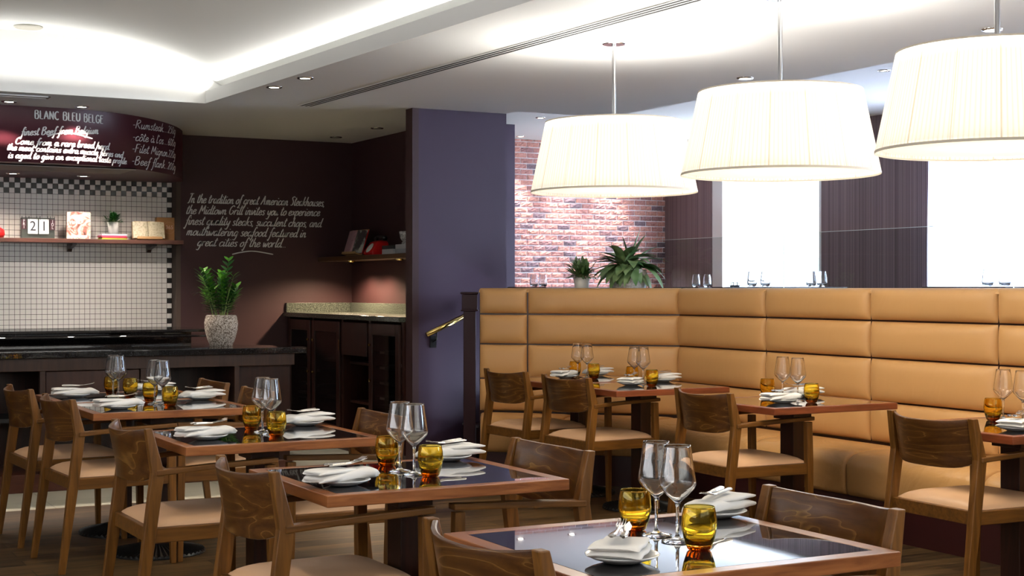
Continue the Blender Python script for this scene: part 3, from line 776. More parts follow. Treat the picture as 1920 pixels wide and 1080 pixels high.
# ------------------------------------------------------------------ sideboard cabinets with granite top in the recess
def cabinets():
    t = thing('sideboard_cabinet', 'dark cherry service cabinet with glass doors and granite top in the recess', 'cabinet', (4.84, 11.5, 0))
    c = (4.84, 11.5, 0); X = 4.54
    sub('body', box(box(box(box(box(bx(X+.02, 5.165, 10.2, 12.79, 0, .08), 5.14, 5.165, 10.2, 12.79, .08, 1.09), X, 5.14, 12.73, 12.79, .08, 1.09), X, 5.14, 10.2, 10.24, .08, 1.09), X, 5.14, 12.12, 12.16, .08, 1.09), X, 5.14, 11.43, 11.47, .08, 1.09), dark_wood, t, c)
    sub('divider', bx(X, 5.14, 10.84, 10.88, .08, 1.09), dark_wood, t, c)
    sub('granite_top', bx(4.50, 5.165, 10.2, 12.795, 1.09, 1.13), grey_stone, t, c, bevel=.004)
    sub('granite_upstand', box(bx(5.14, 5.168, 10.2, 12.795, 1.13, 1.215), 4.52, 5.14, 12.772, 12.797, 1.13, 1.215), grey_stone, t, c, bevel=.002)
    sub('inner_shelves', box(bx(X+.06, 5.13, 10.25, 12.70, .40, .42), X+.06, 5.13, 10.25, 12.70, .72, .74), dark_wood, t, c)
    dg = thin('dark_door_glass', (.55, .52, .5))
    for y0, y1, kn, ks in ((12.16, 12.73, 12.20, 1), (11.47, 12.12, 12.08, -1), (10.245, 10.84, 10.80, -1)):
        bm = B(); w_ = .07; z0, z1 = .10, 1.07; xa, xb = X-.022, X
        box(bm, xa, xb, y0, y0+w_, z0, z1); box(bm, xa, xb, y1-w_, y1, z0, z1); box(bm, xa, xb, y0+w_, y1-w_, z1-.09, z1); box(bm, xa, xb, y0+w_, y1-w_, z0, z0+.10)
        d = sub('door', bm, dark_wood, t, c, bevel=.003)
        sub('door_pane', bx(X-.013, X-.009, y0+w_, y1-w_, z0+.10, z1-.09), dg, d, c)
        for zz_ in (.90, .62):
            kb = sub('knob', lathe(B(), [(0, 0), (.008, .002), (.012, .012), (0, .018)], 12), brass, d, (0, 0, 0)); kb.rotation_euler = (0, -PI/2, 0); kb.location = (X-.022-c[0], kn-c[1], zz_)
    sub('drawer_front', bx(X-.02, X, 10.885, 11.425, .80, 1.07), dark_wood, t, c, bevel=.003)
    hg = sub('hinge', bx(X-.026, X-.02, 11.472, 11.484, .83, .92), brass, t, c)
    # pale labels of the wine trays behind the panes
    for y, z0 in ((12.32, .63), (12.32, .50), (12.32, .76), (12.32, .36), (10.66, .36), (10.66, .48), (10.66, .60), (10.66, .72), (10.66, .84)):
        tr = sub('wine_tray', bx(X+.03, 5.1, y-.26 if y > 12 else 10.27, y+.26 if y > 12 else 10.82, z0-.012, z0+.012), inner_dark, t, c)
        sub('tray_label', bx(X+.024, X+.029, y-.03, y+.06, z0-.008, z0+.010), M('pale_label', (.32, .31, .28), .6), tr, c)
cabinets()
sh2 = thing('recess_shelf', 'brown wooden shelf above the granite topped cabinet in the recess', 'shelf', (5.0, 11.5, 1.6))
sub('board', bx(4.83, 5.168, 10.2, 12.795, 1.592, 1.632), woodmat('recess_shelf_wood', (.05, .022, .008), (.10, .048, .018), (20, 2, 20), .35), sh2, (5.0, 11.5, 1.6), bevel=.003)
for y in (12.15, 11.1):
    o = sub('spotlight_rim', lathe(B(), [(.022, -.012), (.034, -.012), (.034, 0), (.022, 0)], 20, closed=True), brass, sh2, (0, 0, 0)); o.location = (4.90-5.0, y-11.5, 1.592-1.6)
    o2 = ob('lens', lathe(B(), [(0, -.008), (.021, -.008)], 16), bulb, o, recalc=False)
for y in (12.30, 11.95, 11.1, 10.6): spot('undershelf_spot', (4.90, y, 1.572), 50, (1, .72, .48), 150, .5, (0, .12, 0))
Z2 = 1.632
stand_book('open_cook_book', 'open pink cookbook with red cover on stand on the recess shelf', (4.93, 12.22, Z2+.012), .40, .23, -.30,
           page_mat('pink_page', (.42, .24, .26), (.36, .18, .20), 25), page_mat('bowl_photo_page', (.05, .04, .04), (.50, .50, .42), 9), stand_wood, rz=-PI/2, photo=True)
def phone():
    t = thing('red_telephone', 'red vintage dial telephone between the pink cookbook and small boxes', 'telephone', (4.95, 11.68, Z2), -PI/2)
    bm = B(); loft(bm, [[(x*s, y*s2+o_, z) for x, y in ((-.1, -.09), (.1, -.09), (.1, .08), (-.1, .08))] for s, s2, o_, z in ((1, 1, 0, 0), (1, 1, 0, .03), (.8, .62, .02, .11), (.55, .4, .03, .125))])
    ob('body', bm, red_paint, t, bevel=.01, smooth=True)
    o = ob('dial', lathe(B(), [(0, .006), (.045, .006), (.05, 0), (0, 0)], 28), M('ivory_dial', (.7, .7, .66), .4), t); o.rotation_euler = (math.radians(52), 0, 0); o.location = (0, -.066, .062)
    bm = B(); tube(bm, [(-.1, .03, .14), (-.06, .03, .158), (.06, .03, .158), (.1, .03, .14)], [.022, .012, .012, .022], 10); ob('handset', bm, black_plastic, t, smooth=True)
phone()
for k, (y, z0, h, c, nm) in enumerate([(11.30, 0, .042, (.45, .45, .46), 'white card box under the black one'), (11.30, .0425, .03, (.02, .02, .02), 'black flat box, on top of the white one'),
                              (11.02, 0, .04, (.28, .29, .32), 'grey flat book below the lighter one'), (11.02, .0405, .036, (.40, .41, .43), 'light grey flat book under the mortar')]):
    o = ob('small_box', bx(-.07, .07, -.115, .115, 0, h), M('box_cover_%d' % k, c, .5), bevel=.002); o.location = (4.95, y, Z2+z0)
    tag(o, nm+', recess shelf', 'box')
t = thing('mortar_and_pestle', 'grey marble mortar holding a slanted pestle on grey books', 'mortar', (4.95, 11.06, Z2+.0775))
ob('bowl', lathe(B(), [(0, 0), (.042, 0), (.044, .012), (.034, .022), (.052, .045), (.062, .085), (.064, .105), (.054, .105), (.048, .06), (0, .035)], 28), marble, t, smooth=True)
ob('pestle', tube(B(), [(0, -.01, .055), (0, -.05, .12), (0, -.075, .165)], [.018, .013, .018], 12), marble, t, smooth=True)

# ------------------------------------------------------------------ stairs, handrail, newel post
bm = B()
for i in range(4): box(bm, 4.70+i*.27, 6.04, 9.78, 10.065, i*.165, (i+1)*.155+.01*i)
st_ = thing('dark_steps', 'black steps rising between the purple wall and the banquette', 'stairs', (5.3, 9.9, 0))
sub('treads', bm, dark_wood, st_, (5.3, 9.9, 0), bevel=.004)
bm = B()
for i in range(4): box(bm, 4.695+i*.27, 4.71+i*.27, 9.785, 10.06, (i+1)*.155+.01*i-.014, (i+1)*.155+.01*i+.003)
sub('nosing', bm, M('grey_nosing', (.25, .25, .26), .35, .6), st_, (5.3, 9.9, 0))
hr = thing('handrail', 'polished brass handrail on black bracket along the purple wall', 'handrail', (4.64, 10.0, 1.0))
sub('rail', tube(B(), [(4.638, 10.0, 1.0), (4.985, 10.0, 1.152)], .020, 16), brass, hr, (4.64, 10, 1), smooth=True)
bm = tube(B(), [(4.72, 10.0, 1.018), (4.72, 10.0, .965), (4.72, 10.066, .945)], .008, 8)
box(bm, 4.695, 4.745, 10.055, 10.068, .90, .99); sub('bracket', bm, black_iron, hr, (4.64, 10, 1))
nw = thing('newel_post', 'dark maroon square post with moulded cap at the banquette end', 'post', (4.845, 9.695, 0), math.radians(-28))
pm = M('maroon_lacquer', (.022, .006, .009), .4, spec=.25)
ob('shaft', bx(-.045, .045, -.045, .045, 0, 1.18), pm, nw, bevel=.003)
ob('cap', box(box(bx(-.056, .056, -.056, .056, 1.19, 1.305), -.064, .064, -.064, .064, 1.18, 1.192), -.066, .066, -.066, .066, 1.305, 1.32), pm, nw, bevel=.004)

# ------------------------------------------------------------------ banquette
def banquette():
    t = thing('banquette', 'caramel leather corner banquette with four rows of padded panels', 'banquette', (5.7, 7.5, 0))
    c = Vector((5.7, 7.5, 0))
    A, Bc = Vector((4.887, 9.61, 0)), Vector((5.936, 8.561, 0))
    rows = [(.452, .690), (.690, .942), (.942, 1.160), (1.160, 1.35)]
    segs = [(A, Vector((5.146, 9.351, 0))), (Vector((5.146, 9.351, 0)), Bc)]
    ys = [8.561, 7.579, 6.596, 5.620, 4.64, 3.66, 2.68]
    segs += [(Vector((5.936, a, 0)), Vector((5.936, b, 0))) for a, b in zip(ys, ys[1:])]
    for p, q in segs:
        tv = (q-p); L = tv.length; tv.normalize(); n = Vector((tv.y, -tv.x, 0)) if tv.x > .1 else Vector((-1, 0, 0))
        if n.x > 0: n = -n
        for ri, (z0, z1) in enumerate(rows):
            bm = B(); NX, NZ = 22, 12; g = []
            ea, eb = .0045, .0045
            def cl(t_): return .5-.5*math.cos(PI*t_)
            for j in range(NZ+1):
                r = []
                for i in range(NX+1):
                    a = -1+2*cl(i/NX); b_ = -1+2*cl(j/NZ)
                    h = .048*(max(0, 1-abs(a)**(9 if L > .6 else 5))**.5)*(max(0, 1-abs(b_)**3.2)**.5)
                    pos = p+tv*(ea+(L-2*ea)*(a+1)/2)+n*(.012+h); pos.z = z0+eb+(z1-z0-2*eb)*(b_+1)/2
                    r.append(bm.verts.new(pos-c))
                g.append(r)
            for j in range(NZ):
                for i in range(NX): bm.faces.new((g[j][i], g[j][i+1], g[j+1][i+1], g[j+1][i]))
            ob('back_panel', bm, ban_leather, t, smooth=True)
        # backing board + rolled cap
        bm = B(); a0, a1 = p, q
        loft(bm, [[a+n*.012, a-n*.09, a-n*.09+Vector((0, 0, 1.29)), a+n*.012+Vector((0, 0, 1.33))] for a in (a0-c, a1-c)])
        ob('back_board', bm, dark_wood, t)
        bm = B(); rg = []
        for a in (a0-c, a1-c):
            rg.append([a+n*(-.035+.062*math.cos(th_))+Vector((0, 0, 1.318+.032*math.sin(th_))) for th_ in [PI*k/10 for k in range(11)]])
        loft(bm, rg, cap=False, close=False); ob('top_roll', bm, ban_leather, t, smooth=True, recalc=False)
    # seat: profile swept along the offset path
    prof = [(.02, .40), (.02, .447), (.12, .455), (.30, .455), (.40, .447), (.455, .425), (.482, .385), (.485, .34), (.482, .26), (.470, .205), (.44, .20), (.10, .20)]
    d1 = Vector((-1, -1, 0)).normalized(); d2 = Vector((-1, 0, 0)); mit = (d1+d2); mit = mit/(mit.dot(d2))
    dA = Vector((-.475, -.94, 0)); stations = [(A, dA), (Vector((5.40, 9.10, 0)), d1), (Bc, mit)] + [(Vector((5.936, y, 0)), d2) for y in (7.15, 6.30, 5.30, 4.2, 3.2, 2.68)]
    for (p, dp), (q, dq) in zip(stations, stations[1:]):
        bm = B(); N = 12; rg = []
        for i in range(N+1):
            s = i/N; sc = .5-.5*math.cos(PI*s); pos = p.lerp(q, sc); dd = dp.lerp(dq, sc)
            puff = (max(0, 1-abs(2*sc-1)**12))**.5
            ring = []
            for r_, z_ in prof:
                dr = -.016*(1-puff) if z_ > .21 and r_ > .3 else 0; dz = -.016*(1-puff) if z_ > .4 else 0
                ring.append(pos+dd*(r_+dr)+Vector((0, 0, z_+dz))-c)
            rg.append(ring)
        loft(bm, rg); ob('seat_cushion', bm, ban_seat, t, smooth=True, sub=1)
    bm = B(); rg = []
    for p, dp in (stations[0], stations[2], stations[-1]):
        rg.append([p+dp*.02+Vector((0, 0, 0))-c, p+dp*.455-c, p+dp*.455+Vector((0, 0, .205))-c, p+dp*.02+Vector((0, 0, .205))-c])
    loft(bm, rg); ob('kick_base', bm, M('maroon_kickboard', (.035, .008, .008), .35), t)
banquette()
# partition behind the banquette that carries the ledge and the glass screen
bm = B()
box(bm, 6.03, 6.13, -3, 8.60, 0, 1.33)
loft(bm, [[(x, y, z) for x, y in ((5.0, 9.685), (5.07, 9.755), (6.13, 8.695), (6.05, 8.635))] for z in (0, 1.33)])
struct('wall_partition', bm, dark_wood)
struct('wall_ledge', loft(B(), [[(x, y, z) for x, y in ((5.0, 9.685), (5.32, 10.0), (6.05, 10.0), (6.55, 9.5), (6.55, 8.9), (6.14, 8.62), (6.06, 8.625))] for z in (1.295, 1.325)]), dark_wood)
gs = thing('glass_screen', 'clear glass screen panels standing along the top of the banquette', 'screen', (6.07, 6.0, 1.33))
for a, b in ((7.585, 9.219), (5.655, 7.575), (3.70, 5.645), (1.7, 3.69)):
    p_ = sub('glass_panel', bx(6.065, 6.073, a, b, 1.33, 1.70), panel_glass, gs, (6.07, 6.0, 1.33))
    sub('polished_edge', box(bx(6.065, 6.073, a, b, 1.700, 1.7025), 6.065, 6.073, a-.0015, a, 1.33, 1.70), edge_glass, p_, (6.07, 6.0, 1.33))

# ------------------------------------------------------------------ plants on the ledge
small_plant('ledge_potted_plant', 'small bushy plant in white pot on the ledge beside the big fern pot', (5.535, 9.245, 1.326), .062, .10, .125, 260, pot_white, leaf_g, 5, .07, .022)
def staghorn():
    rr = random.Random(23)
    t = potted('potted_staghorn_fern', 'large drooping broad-leaved fern in pale stone pot behind the banquette corner', (5.80, 9.02, 1.326),
               [(0, 0), (.12, 0), (.128, .05), (.132, .12), (.125, .16), (.115, .16), (.115, .05), (0, .05)], pot_grey, .16)
    bm = B()
    Z = .17
    for i in range(58):
        a = rr.uniform(0, 2*PI); el = rr.choice((.2, .5, .9, 1.2)); L = rr.uniform(.19, .31)
        d = Vector((math.cos(a)*math.cos(el), math.sin(a)*math.cos(el), math.sin(el)))
        leaf(bm, (rr.uniform(-.05, .05), rr.uniform(-.05, .05), Z), d, L, rr.uniform(.06, .095), droop=rr.uniform(.6, 1.9), n=9, fold=.35)
    rt = Vector((cs, -sn, 0))
    for k, (du, dz, L, w_, dr) in enumerate([(-1, .75, .34, .03, .6), (-1, .35, .32, .075, .9), (-.8, .9, .28, .07, .9), (.9, .8, .32, .085, 1.2), (1, .5, .30, .085, 1.7), (.35, 1.3, .30, .07, .2), (-.2, 1.2, .24, .08, .4), (.7, .95, .28, .075, .8)]):
        leaf(bm, (0, 0, Z), rt*du+Vector((0, 0, dz)), L, w_, droop=dr, n=10, fold=.3)
    for k in range(10):
        a = -1.2+.35*k; d = -Vector((sn, cs, 0))*.8+rt*a*.7+Vector((0, 0, .5)); leaf(bm, (0, 0, Z), d, rr.uniform(.2, .30), .085, droop=2.4, n=10, fold=.4)
    ob('foliage', bm, leaf_g, t, recalc=False)
staghorn()

# ------------------------------------------------------------------ chairs
def rear_leg(sd):
    bm = B()
    pts = [(-.285, sd*.255, 0), (-.232, sd*.250, .40), (-.198, sd*.246, .655), (-.232, sd*.243, .822)]
    return beam(bm, pts, [(.030, .026), (.046, .034), (.048, .036), (.026, .034)])
def make_chair():
    t = thing('dining_chair', 'x', 'chair')
    for sd in (-1, 1): ob('leg', rear_leg(sd), chair_wood, t, bevel=.003)
    for sd in (-1, 1):
        bm = B(); beam(bm, [(.258, sd*.252, 0), (.252, sd*.248, .45), (.248, sd*.246, .660)], [(.026, .026), (.038, .034), (.036, .032)]); ob('leg', bm, chair_wood, t, bevel=.003)
    for sd in (-1, 1):
        bm = B(); beam(bm, [(-.205, sd*.250, .655), (0, sd*.252, .668), (.274, sd*.250, .678)], [(.022, .040), (.021, .042), (.020, .044)], (0, 0, 1), (0, 1, 0)); ob('armrest', bm, chair_rail, t, bevel=.004)
    bm = B()
    for sd in (-1, 1):
        box(bm, -.215, .240, sd*.246-.012, sd*.246+.012, .392, .448)
    box(bm, .232, .256, -.236, .236, .392, .448); box(bm, -.236, -.212, -.236, .236, .392, .448)
    ob('seat_frame', bm, chair_rail, t, bevel=.003)
    bm = B(); N = 14; g = []
    for j in range(N+1):
        r = []
        for i in range(N+1):
            a, b = -1+2*(.5-.5*math.cos(PI*i/N)), -1+2*(.5-.5*math.cos(PI*j/N))
            x = .018+.232*a; y = .236*b*(1-.03*(1-a)/2)
            h = .448+.044*(max(0, 1-abs(a)**5)**.5)*(max(0, 1-abs(b)**5)**.5)-.006*(1-a*a)*(1-b*b)
            r.append(bm.verts.new((x, y, h)))
        g.append(r)
    for j in range(N):
        for i in range(N): bm.faces.new((g[j][i], g[j][i+1], g[j+1][i+1], g[j+1][i]))
    lo = [bm.verts.new((x, y, .440)) for x, y in ((-.21, -.225), (.245, -.236), (.245, .236), (-.21, .225))]; bm.faces.new(lo[::-1])
    rim = [g[0], [r[N] for r in g], g[N][::-1], [r[0] for r in g][::-1]]
    for k, rr_ in enumerate(rim):
        for a, b in zip(rr_, rr_[1:]):
            pass
    ob('seat', bm, tan_seat, t, smooth=True)
    # curved plywood back between the uprights
    bm = B(); NU, NV = 18, 6; F = []; K_ = []
    for j in range(NV+1):
        v = j/NV; rf = []; rk = []
        for i in range(NU+1):
            u = -1+2*i/NU
            zb = .612+.030*abs(u)**6; zt = .806+.014*abs(u)**3
            z = zb+(zt-zb)*v
            lean = -.198-.034*(z-.655)/.167 if z > .655 else -.198
            y = u*(.226-.004*v); xo = lean-.070*(1-abs(u)**2.3)
            th_ = .008
            rf.append(bm.verts.new((xo+th_, y, z))); rk.append(bm.verts.new((xo-th_, y, z)))
        F.append(rf); K_.append(rk)
    for j in range(NV):
        for i in range(NU):
            bm.faces.new((F[j][i], F[j][i+1], F[j+1][i+1], F[j+1][i])); bm.faces.new((K_[j][i], K_[j+1][i], K_[j+1][i+1], K_[j][i+1]))
    for i in range(NU):
        bm.faces.new((F[0][i], K_[0][i], K_[0][i+1], F[0][i+1])); bm.faces.new((F[NV][i], F[NV][i+1], K_[NV][i+1], K_[NV][i]))
    for j in range(NV):
        bm.faces.new((F[j][0], F[j+1][0], K_[j+1][0], K_[j][0])); bm.faces.new((F[j][NU], K_[j][NU], K_[j+1][NU], F[j+1][NU]))
    o = ob('backrest', bm, back_wood, t, bevel=.004)
    for p in o.data.polygons: p.use_smooth = abs(p.normal.x) > .5
    return t
proto = make_chair()
LX, RX, EX = 1.632, 4.69, 2.243
chairs = [
 (LX+.045, 2.84, 2, 'armchair with its back to the camera at the nearest table, bottom centre'),
 (LX-.01, 4.295, 1, 'armchair with knotty back at the left side of the second nearest table'),
 (LX, 5.755, 1, 'armchair with swirling grain at left side of the third table'),
 (LX+.04, 7.385, 4, 'armchair second from the left edge, tan seat, at the wine glass table'),
 (LX, 8.205, 3, 'armchair at the far left edge, at the farthest table of the left row'),
 (RX-.01, 8.40, 3, 'armchair beside the newel post, back to the camera, before the banquette'),
 (RX, 7.645, 3, 'armchair second from the newel post, facing the banquette'),
 (RX, 6.22, -2, 'armchair facing the banquette behind the nearest wine glasses'),
 (RX-.01, 4.585, -2, 'armchair facing the banquette at the right edge of the view'),
 (EX, 2.91, 180, 'armchair tucked under the right side of the nearest table, light grain showing'),
 (EX, 4.33, 181, 'armchair tucked under the right side of the second nearest table'),
 (EX, 5.80, 178, 'armchair tucked under the right side of the third table'),
 (EX, 7.42, 180, 'armchair under the right side of the fourth table, before the sideboard'),
 (EX, 8.22, 180, 'armchair under the right side of the farthest left table, before the bar'),
]
for i, (x, y, r, lab) in enumerate(chairs):
    if i == 0: proto.location = (x, y, 0); proto.rotation_euler = (0, 0, math.radians(r)); proto['label'] = lab; proto['group'] = 'wooden armchairs at the tables'
    else: dup(proto, (x, y, 0), math.radians(r), lab, 'wooden armchairs at the tables')

# ------------------------------------------------------------------ tables
def make_table(wood_m):
    t = thing('dining_table', 'x', 'table'); hx, hy, fw, z0, z1 = .405, .36, .045, .715, .750
    bm = B()
    o_ = [(-hx, -hy), (hx, -hy), (hx, hy), (-hx, hy)]; i_ = [(-hx+fw, -hy+fw), (hx-fw, -hy+fw), (hx-fw, hy-fw), (-hx+fw, hy-fw)]
    rings = [[(x, y, z0) for x, y in o_], [(x, y, z1) for x, y in o_], [(x, y, z1) for x, y in i_], [(x, y, z0) for x, y in i_]]
    R = [[bm.verts.new(p) for p in r] for r in rings]
    for k in range(4):
        a, b = R[k], R[(k+1) % 4]
        for i in range(4): j = (i+1) % 4; bm.faces.new((a[i], a[j], b[j], b[i]))
    ob('top_frame', bm, wood_m, t, bevel=.003)
    ob('stone_inset', bx(-hx+fw+.001, hx-fw-.001, -hy+fw+.001, hy-fw-.001, z0+.002, z1-.0005), stone, t)
    ob('pedestal', bx(-.038, .038, -.055, .055, .02, .655), ped_wood, t, bevel=.003)
    ob('crossbar', bx(-.060, .060, -.085, .085, .655, .7145), ped_wood, t, bevel=.003)
    bm = B(); prof = [(.045, .055), (.10, .042), (.20, .020), (.232, .014), (.238, .006), (.238, 0), (0, 0)]
    lathe(bm, prof, 96, rmod=lambda i: 1); 
    for v in bm.verts:
        r = math.hypot(v.co.x, v.co.y)
        if .08 < r < .236:
            k = round(math.atan2(v.co.y, v.co.x)/(2*PI)*96); v.co.z += .004*(1 if k % 2 else -1)
    ob('ribbed_base', bm, black_iron, t)
    return t
TL, TR = make_table(table_wood), make_table(table_wood_r)
CXL, CXR = 1.955, 4.975
tables = {  # name: (x, y, proto, label)
 'T4': (CXL+.005, 2.895, TL, 'nearest dining table, its black top reflecting blue and white daylight', 'the nearest table'),
 'T3': (CXL-.015, 4.35, TL, 'second nearest dining table, black granite top framed in red-brown wood', 'the second nearest table'),
 'T2': (CXL-.015, 5.82, TL, 'third dining table of the left row, between two armchairs', 'the third left-row table'),
 'T1': (CXL+.005, 7.485, TL, 'fourth dining table of the left row, touching the farthest one', 'the fourth left-row table'),
 'T0': (CXL, 8.215, TL, 'farthest dining table of the left row, in front of the bar', 'the farthest left-row table'),
 'T5': (CXR, 8.34, TR, 'dining table in the banquette corner, next to the newel post', 'the banquette corner table'),
 'T6': (CXR, 7.60, TR, 'dining table at the banquette touching the corner table', 'the second banquette table'),
 'T7': (CXR+.035, 6.19, TR, 'dining table standing alone in the middle of the banquette', 'the third banquette table'),
 'T8': (CXR+.02, 4.64, TR, 'dining table at the banquette cut off by the right edge', 'the right-edge table')}
used = set()
for k, (x, y, pr, lab, _) in tables.items():
    grp = 'dining tables with black stone tops'
    if pr.name not in used: used.add(pr.name); pr.location = (x, y, 0); pr['label'] = lab; pr['group'] = grp
    else: dup(pr, (x, y, 0), 0, lab, grp)

# ------------------------------------------------------------------ table settings
def make_wine():
    t = thing('wine_glass', 'x', 'glass')
    ob('bowl', lathe(B(), [(0, .0915), (.007, .093), (.023, .1075), (.0405, .1265), (.0445, .1355), (.0435, .146), (.0375, .185), (.0322, .224), (.0319, .2275), (.0312, .2285), (.0306, .2275), (.0310, .224),
        (.0363, .185), (.0423, .146), (.0431, .136), (.0388, .1275), (.022, .1095), (.007, .0965), (0, .0955)], 40), wine_glass_m, t, smooth=True)
    ob('stem', lathe(B(), [(0, .0005), (.038, .0005), (.0385, .002), (.030, .004), (.010, .008), (.0045, .016), (.0038, .05), (.0040, .080), (.0068, .0915), (0, .0914)], 32), wine_glass_m, t, smooth=True)
    return t
def make_tumbler():
    t = thing('amber_tumbler', 'x', 'glass')
    bm = lathe(B(), [(0, .0005), (.024, .0005), (.028, .004), (.036, .028), (.0412, .055), (.0395, .080), (.0362, .0965), (.0357, .099), (.0350, .100), (.0343, .099), (.0347, .0965), (.0378, .080), (.0390, .055), (.0335, .030), (.024, .016), (0, .014)], 40)
    ob('glass_body', bm, [amber_m], t, smooth=True)
    ob('dark_base', lathe(B(), [(0, .0020), (.0225, .0020), (.0262, .0048), (.0300, .0125), (0, .0125)], 32), amber_base, t, smooth=True)
    return t
def make_plate():
    t = ob('side_plate', lathe(B(), [(0, .001), (.042, .001), (.048, .004), (.070, .011), (.082, .017), (.0825, .019), (.080, .0195), (.066, .013), (.048, .007), (0, .006)], 48), porcelain, smooth=True)
    tag(t, 'x', 'plate'); return t
def make_napkin(seed):
    rr = random.Random(seed); bm = B()
    def roll(xs, ws, hs, z0, y0, n=20):
        P = catmull(list(zip(xs, ws, hs)), 5); rg = []
        for k, (x, w_, h) in enumerate(P):
            ring = []
            for i in range(n):
                a = 2*PI*i/n; ca, sa = math.cos(a), math.sin(a)
                yy = w_*math.copysign(abs(ca)**.65, ca); zz_ = h*math.copysign(abs(sa)**.8, sa)*(1+.10*math.sin(5*a+k*.5))
                ring.append((x+.006*math.sin(3*a+seed), y0+yy+.002*math.sin(k*.9+seed), z0+h+zz_))
            rg.append(ring)
        loft(bm, rg)
    roll([-.120, -.115, -.07, -.01, .045, .09, .122], [.044, .056, .060, .046, .038, .044, .026], [.004, .009, .0125, .015, .016, .016, .006], .017, 0)
    roll([-.118, -.112, -.05, .01, .06], [.040, .052, .050, .034, .010], [.003, .0065, .0075, .006, .002], .040, .003)
    o = ob('napkin', bm, linen, smooth=True, recalc=True); tag(o, 'x', 'napkin'); return o
def bent(pts, secs, bm):
    rg = []
    for (x, z), (w_, h) in zip(pts, secs):
        rg.append([(x, w_*math.cos(2*PI*k/10), z+h*math.sin(2*PI*k/10)) for k in range(10)])
    loft(bm, rg)
def make_fork():
    bm = B(); bent([(-.070, .066), (-.060, .067), (-.02, .066), (.03, .064), (.055, .066), (.070, .068)], [(.004, .002), (.0095, .004), (.0075, .0035), (.004, .0025), (.006, .002), (.011, .0014)], bm)
    for k in range(4):
        y = -.009+.006*k; beam(bm, [(.068, y, .068), (.088, y, .071), (.106, y, .078)], [(.0022, .0030), (.002, .0026), (.001, .0014)], (0, 0, 1), (0, 1, 0))
    o = ob('fork', bm, steel, smooth=False); tag(o, 'x', 'fork'); return o
def make_knife():
    bm = B(); bent([(-.075, .067), (-.065, .0675), (-.01, .066), (.02, .065), (.03, .066), (.06, .069), (.10, .073)], [(.004, .003), (.0095, .0055), (.0085, .005), (.005, .0035), (.0085, .0012), (.0095, .001), (.001, .0006)], bm)
    o = ob('knife', bm, steel); tag(o, 'x', 'knife'); return o
Pw, Pa, Pp, Pn, Pk, Pf = make_wine(), make_tumbler(), make_plate(), make_napkin(1), make_knife(), make_fork()
Pn2 = make_napkin(4)
def flat_napkin():
    bm = B()
    for L0, L1, W, z0, h, n in ((-.085, .080, .062, .017, .0085, 0), (-.088, .070, .059, .034, .0075, 1)):
        rg = []
        for i in range(15):
            t = i/14; x = L0+(L1-L0)*t; e = (1-abs(2*t-1)**10)**.5; hh = max(.001, h*e)*(1.0 if t > .08 else .9)
            wv = W*(1-.16*t)*(.97+.03*e); ring = []
            for k in range(24):
                a = 2*PI*k/24; ca, sa = math.cos(a), math.sin(a)
                ring.append((x+.004*ca, wv*math.copysign(abs(ca)**.42, ca), z0+h+hh*math.copysign(abs(sa)**.7, sa)+.002*math.sin(x*60+ca*3+n)))
            rg.append(ring)
        loft(bm, rg)
    o = ob('napkin', bm, linen, smooth=True, recalc=True); tag(o, 'x', 'napkin'); return o
Pn3 = flat_napkin()
first = {}
def place(p, loc, rz, label, group):
    if p.name not in first:
        first[p.name] = 1; p.location = loc; p.rotation_euler = (0, 0, rz); p['label'] = label; p['group'] = group
    else: dup(p, loc, rz, label, group)
settings = {
 'T4': ((-.225, -.170, 44), (.335, .255, 205)), 'T3': ((-.275, -.160, 17), (.285, .27, 190)), 'T2': ((-.25, -.11, 14), (.30, .27, 195)),
 'T1': ((-.23, -.14, 10), (.30, .27, 195)), 'T0': ((-.25, .04, -6), (.23, .26, 190)), 'T5': ((-.03, .13, 30), (.30, .27, 200)),
 'T6': ((-.04, .05, 28), (.33, .25, 195)), 'T7': ((-.13, -.08, 5), (.24, .23, 170)), 'T8': ((-.20, -.19, 20), (.29, .02, 165))}
glasses = {  # offsets of wine a, wine b, amber a, amber b
 'T4': ((.035, .085), (.030, -.012), (.035, .180), (.012, -.125)), 'T3': ((.01, .062), (.017, -.035), (.035, .225), (.045, -.098)),
 'T2': ((.04, .072), (.042, -.028), (.038, .205), (.032, -.125)), 'T1': ((.012, .112), (.028, .02), (.034, .29), (.045, -.065)),
 'T0': ((-.05, .015), (-.043, -.08), (-.02, .19), (.035, -.025)), 'T5': ((.10, .188), (.118, .096), (.14, .29), (.10, -.02)),
 'T6': ((.10, .23), (.092, .115), (.13, .30), (.03, -.075)), 'T7': ((.035, .125), (.02, -.02), (.065, .295), (.01, -.145)),
 'T8': ((.15, .215), (.15, .10), (.08, .21), (.20, -.05))}
